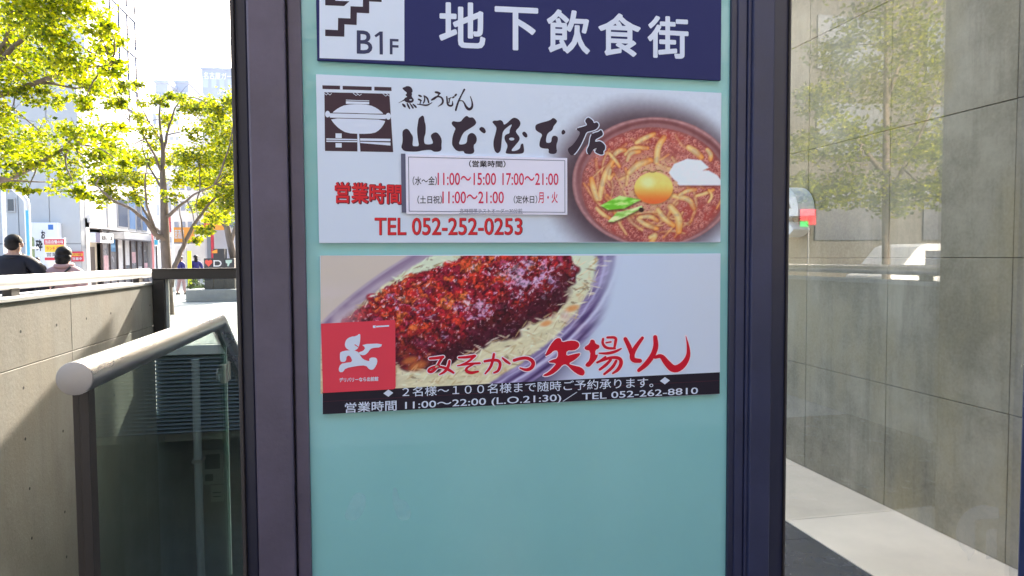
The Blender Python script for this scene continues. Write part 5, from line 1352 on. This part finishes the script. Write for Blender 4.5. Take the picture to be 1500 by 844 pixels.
# --- big tree at the upper left, its trunk just outside the picture
cl = []
for (x, y, r_) in [(-30,30,50),(20,18,40),(70,12,42),(118,12,34),(150,24,16),(-40,110,50),(30,62,42),(75,50,36),(98,88,40),(140,44,22),(20,108,34),(70,100,44),(120,104,36),(160,100,20),(176,96,12),(42,140,24),(12,172,24),(-30,200,50),(150,130,20),(120,150,16),
                  (20,208,38),(66,200,36),(112,196,30),(150,190,24),(168,214,24),(60,236,30),(104,240,36),(144,236,26),(22,240,26),(90,268,20),(115,282,14),(182,186,12),(182,240,10),(150,70,20),(170,60,14),(160,40,14),(135,130,22),(175,150,10),(90,150,16),(15,270,16),(40,280,10),(-60,60,50),(-70,160,60),(40,-40,60),(110,-40,50),(-30,-50,70),(160,-30,30),(10,-110,70),(100,-110,60),(-90,-90,70),(-110,30,60),(-120,130,60)]:
    dep = 9.6+random.uniform(-1.3,1.5); p = at_d(x, y, dep); cl.append((p, r_*dep/1000*1.05, int(90+r_*r_*.42)))
tb_ = at_d(-190, 560, 9.6); tb_.z = 0
tp = [Vector((tb_.x,tb_.y,0)), Vector((tb_.x+.03,tb_.y,1.2)), Vector((tb_.x-.02,tb_.y+.05,2.4)), Vector((tb_.x+.1,tb_.y+.1,3.6)), Vector((tb_.x+.25,tb_.y,5.2)), Vector((tb_.x+.4,tb_.y,6.6))]
lb = [([tp[2], at_d(-100,300,9.6), at_d(-30,272,9.6), at_d(20,258,9.5), at_d(55,240,9.4), at_d(100,215,9.4)], .085, .018),
      ([tp[3], at_d(-110,170,9.6), at_d(-40,120,9.6), at_d(10,62,9.7), at_d(18,10,9.7)], .09, .03), ([at_d(-40,120,9.6), at_d(20,70,9.5), at_d(60,30,9.4), at_d(110,10,9.3)], .045, .012),
      ([at_d(-30,150,9.6), at_d(40,125,9.5), at_d(110,100,9.4), at_d(160,95,9.3)], .05, .01), ([tp[4], at_d(-60,-40,9.7), at_d(40,-70,9.7)], .07, .02)]
tree('street_tree', 'leafy yellow-green tree filling the upper left corner, trunk out of the picture', (tb_.x, tb_.y, 0), tp, [.17,.15,.14,.125,.09,.05], lb, cl, .062, L_NEAR)

# --- middle tree with bare spreading limbs
Dm = 18.0
bp0 = on_z(246, 461, 0); dep0 = (bp0-CAMP).dot(fwd)
T = lambda x, y, dd=0: at_d(x, y, dep0+dd)
tp = [bp0, T(245,425), T(244,392), T(242,360), T(241,320), T(240,285), T(238,255), T(239,225), T(236,196)]
lb = [([T(244,352), T(228,344,-.3), T(214,324,-.6), T(192,306,-.9), T(165,294,-1.2), T(140,270,-1.4)], .075, .015), ([T(240,345), T(222,330,.3), T(208,300,.5), T(195,275,.8), T(178,250,1)], .05, .012),
      ([T(250,420), T(256,390), T(268,362,.2), T(282,332,.4), T(300,306,.7), T(330,272,1), T(350,240,1.2)], .075, .018), ([T(270,358,.2), T(266,330), T(262,300,-.2)], .03, .008), ([T(244,318), T(262,302,-.4), T(285,285,-.7), T(315,270,-1)], .05, .012),
      ([T(240,280), T(228,262,.3), T(214,235,.6), T(206,205,.8)], .04, .01), ([T(238,255), T(226,226,-.3), T(208,196,-.5), T(190,178,-.7)], .04, .01), ([T(239,225), T(246,190,.2), T(256,160,.3), T(268,140,.4)], .04, .01),
      ([T(236,200), T(233,168), T(236,140)], .04, .012), ([T(236,206), T(218,178,.4), T(204,150,.6), T(200,130,.7)], .03, .008), ([T(232,350), T(215,300,-.8), T(212,262,-1), T(216,240,-1)], .04, .01)]
cl = []
for (x, y, r_, n) in [(180,128,12,50),(202,126,9,36),(168,150,16,70),(222,150,14,40),(236,152,8,24),(262,142,14,60),(280,160,18,90),(205,172,14,44),(248,174,16,54),(300,152,18,90),(325,160,22,120),(345,150,20,120),(310,184,24,130),(340,190,26,150),(285,196,18,70),(222,196,16,52),
      (165,225,18,100),(190,232,20,110),(178,262,22,120),(208,262,20,100),(160,285,14,60),(148,262,16,80),(200,286,16,60),(222,236,18,70),(262,230,22,110),(290,232,24,130),(318,225,26,150),(345,235,26,160),(270,264,20,90),(300,262,24,120),(330,264,26,140),(350,285,24,120),
      (255,290,14,40),(300,300,16,80),(318,318,14,70),(335,300,18,90),(296,335,12,60),(290,352,7,30),(148,300,8,24),(128,288,8,20),(230,214,14,40),(370,210,40,200),(380,280,40,180),(370,160,40,160)]:
    dd = random.uniform(-1.4,1.4); cl.append((T(x,y,dd), r_*dep0/1000*1.1, n*5.2))
tree('street_tree', 'slender tree with bare spreading limbs and thin yellow-green leaves, standing behind the steel guard frame', bp0, tp, [.16,.135,.125,.12,.105,.09,.07,.055,.03], lb, cl, .092, L_MID)
# --- third tree, next to the column
D3 = 25.0
T3 = lambda x, y, dd=0: at_d(x, y, D3+dd)
b3 = T3(350,438); b3.z = 0
tp = [b3, T3(347,405), T3(342,378), T3(336,350), T3(331,325), T3(326,300), T3(318,275)]
lb = [([T3(338,356), T3(346,330), T3(352,300), T3(360,270)], .08, .02), ([T3(333,335), T3(318,320), T3(306,300), T3(296,280)], .05, .015), ([T3(330,320), T3(340,290), T3(338,255)], .05, .015)]
cl = [(T3(x,y,random.uniform(-1.5,1.5)), r_*D3/1000*1.1, n*4.4) for (x,y,r_,n) in [(300,262,20,90),(325,250,24,120),(350,262,26,120),(292,300,16,70),(312,318,12,50),(338,296,20,90),(350,320,16,60),(310,285,18,70),(375,270,34,150),(380,320,30,100),(330,225,28,110),(365,225,34,130),(400,290,34,120)]]
tree('street_tree', 'farther tree with a pale trunk standing close to the left edge of the column', b3, tp, [.15,.135,.13,.12,.10,.085,.05], lb, cl, .095, L_MID)

# --- planter with shrubs beyond the guard frame
plt_ = thing('street_planter', 'low stone planter with round green shrubs, seen through the clear guard glass', 'planter', ((PLX0+PLX1)/2, Yp, 0))
q = MB(); q.box(PLX0, PLX1+4, Yp, Yp+1.4, 0, .42); q.build('trough', mat('planter_stone', (.33,.33,.33), .8, noise=.12, nscale=3), plt_, bevel=.02)
P = [clump_pts(at_d(x, y, 26.2), r_*26/1000, n, .8) for (x,y,r_,n) in [(280,425,9,160),(292,420,12,260),(300,410,10,160),(306,424,9,160),(330,420,14,260),(345,424,12,160),(287,412,6,70)]]
P = np.concatenate(P); P[:,2] = np.maximum(P[:,2], .43)
leaves_mesh('shrubs', plt_, P, .09, L_DARK)

# ================================================================== PEOPLE
def skin(name, parent, verts, edges, radii, m, sub=2):
    me = bpy.data.meshes.new(name); me.from_pydata(verts, edges, [])
    o = bpy.data.objects.new(name, me); COL.objects.link(o)
    md = o.modifiers.new('skin', 'SKIN'); md.use_smooth_shade = True
    for i, r_ in enumerate(radii):
        sv = me.skin_vertices[0].data[i]; sv.radius = r_ if isinstance(r_, tuple) else (r_, r_); sv.use_root = (i == 0)
    sd = o.modifiers.new('sub', 'SUBSURF'); sd.levels = sub; sd.render_levels = sub
    dg = bpy.context.evaluated_depsgraph_get(); dg.update()
    me2 = bpy.data.meshes.new_from_object(o.evaluated_get(dg)); me2.name = name
    bpy.data.objects.remove(o); bpy.data.meshes.remove(me)
    me2.materials.clear(); me2.materials.append(m)
    o2 = bpy.data.objects.new(name, me2); COL.objects.link(o2); o2.parent = parent
    return o2
M_SKIN = mat('skin', (.46,.28,.21), .5, noise=.05, nscale=30); M_HAIR = mat('black_hair', (.006,.005,.006), .5, spec=.25, noise=.3, nscale=60)
def person(label, pos, height, facing, jacket, trousers, hair='short', step=.12, arm=0.0, shoe=None, width=1.0, head=None):
    """built at the origin facing +Y, 1.72 m tall, then scaled and turned"""
    t = thing('person', label, 'person', pos)
    s_ = height/1.72; w_ = width
    # body: pelvis root, spine, neck, head, arms with hands, legs with feet
    V = [(0,0,.94),(0,0,1.10),(0,.0,1.28),(0,-.005,1.42),(0,.0,1.50),(0,.015,1.56),(0,.012,1.63),(0,.005,1.685),
         (.13*w_,0,1.40),(.205*w_,-.02,1.36),(.245*w_,-.05,1.12),(.25*w_,.06+arm,.90+arm*.6),(.25*w_,.10+arm,.82+arm*.7),
         (-.13*w_,0,1.40),(-.205*w_,-.02,1.36),(-.245*w_,-.03,1.12),(-.25*w_,.08,.90),(-.25*w_,.11,.82),
         (.09,0,.88),(.10,step*.6,.50),(.10,step,.09),(.105,step+.15,.045),
         (-.09,0,.88),(-.10,-step*.3,.50),(-.10,-step-.05,.10),(-.105,-step+.10,.045), (0,.105,1.60)]
    E = [(0,1),(1,2),(2,3),(3,4),(4,5),(5,6),(6,7),(3,8),(8,9),(9,10),(10,11),(11,12),(3,13),(13,14),(14,15),(15,16),(16,17),(0,18),(18,19),(19,20),(20,21),(0,22),(22,23),(23,24),(24,25),(6,26)]
    Rr = [(.13,.10),(.12,.09),(.13,.10),(.11,.085),.055,.066,(.068,.084),(.050,.060),.07,.058,.045,.033,(.04,.022),.07,.058,.045,.033,(.04,.022),.085,.058,.042,.04,.085,.058,.042,.04,.018]
    skin('body', t, V, E, Rr, M_SKIN)
    Vj = [(0,0,.84),(0,0,.98),(0,0,1.12),(0,-.005,1.28),(0,-.005,1.41),(0,0,1.475),
          (.12*w_,-.005,1.405),(.205*w_,-.02,1.355),(.25*w_,-.055,1.12),(.253*w_,.06+arm,.92+arm*.6),
          (-.12*w_,-.005,1.405),(-.205*w_,-.02,1.355),(-.25*w_,-.035,1.12),(-.253*w_,.075,.92)]
    Ej = [(0,1),(1,2),(2,3),(3,4),(4,5),(4,6),(6,7),(7,8),(8,9),(4,10),(10,11),(11,12),(12,13)]
    Rj = [(.185*w_,.14),(.18*w_,.135),(.172*w_,.13),(.18*w_,.135),(.15*w_,.11),(.085,.082),.095,.082,.068,.054,.095,.082,.068,.054]
    jo = skin('jacket', t, Vj, Ej, Rj, jacket)
    skin('trousers', t, [(0,0,.95),(.09,0,.86),(.10,step*.6,.50),(.10,step-.01,.12),(-.09,0,.86),(-.10,-step*.3,.50),(-.10,-step-.05,.13)], [(0,1),(1,2),(2,3),(0,4),(4,5),(5,6)], [(.14,.115),.10,.075,.062,.10,.075,.062], trousers)
    for sx, fy in ((.105, step), (-.105, -step-.05)):
        q = MB(); q.ball((sx, fy+.06, .005), .05, .14, .09, zmin=0.0); o = q.build('shoe', shoe or M_BLACK, None, smooth=True); o.parent = t
    q = MB()
    if hair == 'short':
        q.ball((0, -.006, 1.640), .081, .102, .082, 18, 10, zmin=-.15); q.ball((0, -.048, 1.605), .070, .055, .066, 14, 8)
    elif hair == 'bob':
        q.ball((0, -.006, 1.635), .088, .106, .088, 20, 12, zmin=-.3); q.ball((0, -.03, 1.575), .092, .085, .075, 18, 10); q.ball((0, -.055, 1.53), .078, .052, .05, 16, 8)
    else:
        q.ball((0, -.004, 1.64), .098, .112, .104, 18, 10, zmin=-.2); q.ball((0, -.06, 1.5), .075, .045, .19, 14, 10)
    o = q.build('hair', M_HAIR, None, smooth=True); o.parent = t
    for sx in (-1, 1) if hair == 'short' else ():
        q = MB(); q.ball((sx*.080, .0, 1.605), .014, .022, .032, 10, 6); o = q.build('ear', M_SKIN, None, smooth=True); o.parent = t
    t.scale = (s_, s_, s_); t.rotation_euler = (0, 0, facing)
    return t
def ground_at(px, dep):
    p = at_d(px, 380, dep); return Vector((p.x, p.y, 0))
M_NJ = mat('navy_quilted_jacket', (.006,.007,.015), .65, spec=.3, noise=.3, nscale=6, bump=.5, bscale=18); M_PK = mat('dusty_pink_coat', (.46,.29,.29), .8, noise=.08, nscale=6, bump=.4, bscale=14)
M_TR = mat('dark_trousers', (.03,.03,.04), .8, noise=.15); M_GR = mat('charcoal_jacket', (.03,.027,.03), .7, noise=.15); M_BJ = mat('royal_blue_jacket', (.016,.013,.12), .7, noise=.1)
man = person('man in a dark navy jacket walking away on the left, seen over the rail', ground_at(21, 7.9), 1.80, R(4), M_NJ, M_TR, 'short', .16, width=1.12)
q = MB(); q.tube([(.085*math.cos(a), .075*math.sin(a)-.004, 1.475+.012*math.sin(a)) for a in [2*math.pi*i/20 for i in range(21)]], .026, 10, caps=False); o = q.build('collar', M_NJ, None, smooth=True); o.parent = man
wom = person('woman with a black bob in a dusty pink coat walking away, strap across her back', ground_at(94, 8.3), 1.665, R(-4), M_PK, M_TR, 'bob', .12, width=.98)
q = MB(); q.tube([(.088*math.cos(a), .08*math.sin(a)-.004, 1.478+.01*math.sin(a)) for a in [2*math.pi*i/20 for i in range(21)]], .03, 10, caps=False); o = q.build('hood', M_PK, None, smooth=True); o.parent = wom
# her cross-body bag
gp = ground_at(94, 8.3); bagt = thing('shoulder_bag', 'black cross-body bag with its strap over the back of the pink coat', 'bag', (gp.x, gp.y, 0))
cs_, sn_ = math.cos(R(-4)), math.sin(R(-4)); ks = 1.665/1.72
def wp(x, y, z): return Vector((gp.x+(x*cs_-y*sn_)*ks, gp.y+(x*sn_+y*cs_)*ks, z*ks))
q = MB(); q.tube([wp(.095,-.02,1.47), wp(.10,-.075,1.455), wp(.075,-.118,1.41), wp(.02,-.141,1.33), wp(-.05,-.146,1.24), wp(-.11,-.139,1.14), wp(-.16,-.11,1.03), wp(-.19,-.03,.95)], .0115, 8); q.build('strap', M_BLACK, bagt, smooth=True)
q = MB(); a = wp(-.235,-.04,.86); q.box(a.x-.05, a.x+.05, a.y-.12, a.y+.12, a.z-.11, a.z+.09); q.build('bag_body', M_BLACK, bagt, bevel=.02)
person('small distant person in a charcoal jacket facing the street, right of the man in navy', ground_at(54.5, 24), 1.60, R(200), M_GR, M_TR, 'short', .08, arm=.12)
person('distant person with long dark hair in royal blue, left of the two beyond the frame', ground_at(264.5, 29), 1.62, R(-35), M_BJ, M_PK, 'long', .1)
person('distant person in a royal blue jacket, right of the two beyond the frame', ground_at(286.5, 29.5), 1.66, R(30), M_BJ, mat('grey_trousers', (.2,.2,.22), .8), 'long', .05)
ban = thing('banner_flag', 'bright yellow upright banner between the two people in blue', 'banner', (on_y(276,380,29.2).x, 29.2, 0))
a = on_y(274, 367.5, 29.2); b = on_y(280, 367.5, 29.2)
q = MB(); q.box(a.x, b.x, 29.2, 29.22, .35, a.z); q.build('cloth', mat('banner_yellow', (.75,.78,.04), .6), ban)
q = MB(); q.tube([(a.x-.02, 29.21, 0), (a.x-.02, 29.21, a.z+.12)], .015, 8); q.build('pole', M_SILV, ban)

# ================================================================== THE SIDE BEHIND THE CAMERA (seen mirrored in the panes)
gw = thing('guard_wall', 'low concrete guard wall with a steel rail, mirrored in the window pane', 'wall', (4.4, -4, 0))
q = MB(); q.box(4.385, 4.66, -9, BY0-.06, 0, zt-.02); q.build('wall_body', M_CONC_L, gw, bevel=.005)
q = MB(); q.box(4.375, 4.67, -9.01, BY0-.055, zt-.019, zt+.01); q.build('coping', MATS['coping_stone'], gw)
gr_ = thing('guard_rail', 'steel rail on the low guard wall, mirrored in the window pane', 'handrail', (4.5, -4, zt))
q = MB(); q.tube([(4.52,-9,rz),(4.52,BY0-.06,rz)], rr, 20); q.build('tube', M_STEEL, gr_, smooth=True, auto=40)
for k in range(4):
    q = MB(); q.box(4.49, 4.55, -.8-k*2.3, -.7-k*2.3, zt+.0105, rz-rr+.006); q.build('bracket', M_BROWNST, gr_)
def mir(x, y, dep):
    p = at_d(x, y, dep); return Vector((p.x, 2*2.06-p.y, p.z))
cl = []
for (x,y,r_) in [(1290,30,60),(1230,70,44),(1340,60,50),(1200,150,40),(1270,120,56),(1340,140,50),(1390,100,40),(1180,215,34),(1240,200,52),(1310,210,52),(1370,220,46),(1200,285,30),(1250,270,44),(1310,290,40),(1370,280,36),(1400,200,40),(1300,-50,60),(1220,-40,50),(1380,-30,60),(1170,270,24)]:
    dep = 15+random.uniform(-1.4,1.4); cl.append((mir(x,y,dep), r_*dep/1000, int(280+r_*12)))
b3 = mir(1298, 420, 15); b3.z = 0
tp = [b3]+[mir(1298,y,15) for y in (400,330,250,160,70,0)]
lb = [([mir(1298,300,15),mir(1330,230,15),mir(1370,150,15)],.06,.02),([mir(1298,260,15),mir(1250,200,15),mir(1210,150,15)],.06,.02),([mir(1298,150,15),mir(1330,60,15),mir(1340,0,15)],.05,.02)]
tree('street_tree', 'tree behind the photographer, seen only mirrored in the window pane', (b3.x,b3.y,0), tp, [.10,.09,.085,.075,.06,.045,.03], lb, cl, .095, L_NEAR)
t2 = copy_tree(bpy.data.objects['street_tree.003'])
t2.location = (.3, -8.6, 0); t2.rotation_euler = (0, 0, 2.1); t2['label'] = 'tree straight behind the photographer, seen only as leafy glints in the teal panel'
# a van in that street
vp = mir(1345, 390, 17.5); vz = mir(1345, 357, 17.5).z
v2 = thing('parked_van', 'white van in the street behind the photographer, mirrored in the window pane', 'van', (vp.x, vp.y, 0))
prof = [(-.9,.35),(-.9,.95),(-.6,1.05),(0,vz-.08),(.25,vz),(3.2,vz),(3.35,vz-.15),(3.4,.35)]
q = MB(); q.prism(prof, (Vector((vp.x,vp.y,0)), Vector((1,0,0)), Vector((0,0,1))), 1.6); q.build('body', C_WHT, v2, bevel=.05)
for x0, x1 in ((.2,1.5),(1.6,3.1)):
    q = MB(); q.box(vp.x+x0, vp.x+x1, vp.y-1.605+1.6*0, vp.y+.004, vz-.62, vz-.18) if False else q.box(vp.x+x0, vp.x+x1, vp.y+.0005, vp.y+.006, vz-.62, vz-.18); q.build('side_window', M_DGL, v2)
for wx in (-.2, 2.5):
    for yy_ in (vp.y-.14, vp.y-1.62):
        q = MB(); q.tube([(vp.x+wx, yy_, .32), (vp.x+wx, yy_+.16, .32)], .32, 18); q.build('wheel', M_GASKET, v2, smooth=True, auto=40)
# facade across that street
fb = thing('opposite_building', 'grey-brown office facade across the street behind the photographer', 'building', (4, -24, 0))
q = MB(); q.box(-40, 45, -34, -24, 0, 26); q.build('wall', mat('brown_grey_tile', (.07,.062,.05), .7, noise=.2, nscale=.5), fb)
for i in range(6):
    for j in range(14):
        q = MB(); q.box(-38+j*5.8, -34.4+j*5.8, -23.98, -23.9, 2.2+i*3.9, 4.6+i*3.9); q.build('window', M_DGL, fb)
rgp = mir(1186, 318, 21); rgs = thing('shop_board', 'red board with a green corner behind the photographer, mirrored beside the raised letter', 'sign', (rgp.x, rgp.y, 0))
q = MB(); q.box(rgp.x-.32, rgp.x+.22, rgp.y-.1, rgp.y, rgp.z-.24, rgp.z+.24); q.build('board', C_RED, rgs)
q = MB(); q.box(rgp.x-.34, rgp.x-.06, rgp.y+.001, rgp.y+.02, rgp.z-.30, rgp.z-.12); q.build('green_corner', mat('green_board', (.02,.5,.08), .5), rgs)
q = MB(); q.tube([(rgp.x, rgp.y-.05, 0), (rgp.x, rgp.y-.05, rgp.z-.24)], .03, 8); q.build('post', M_SILV, rgs)
# red and green lit-up signboard fragment mirrored beside the letter
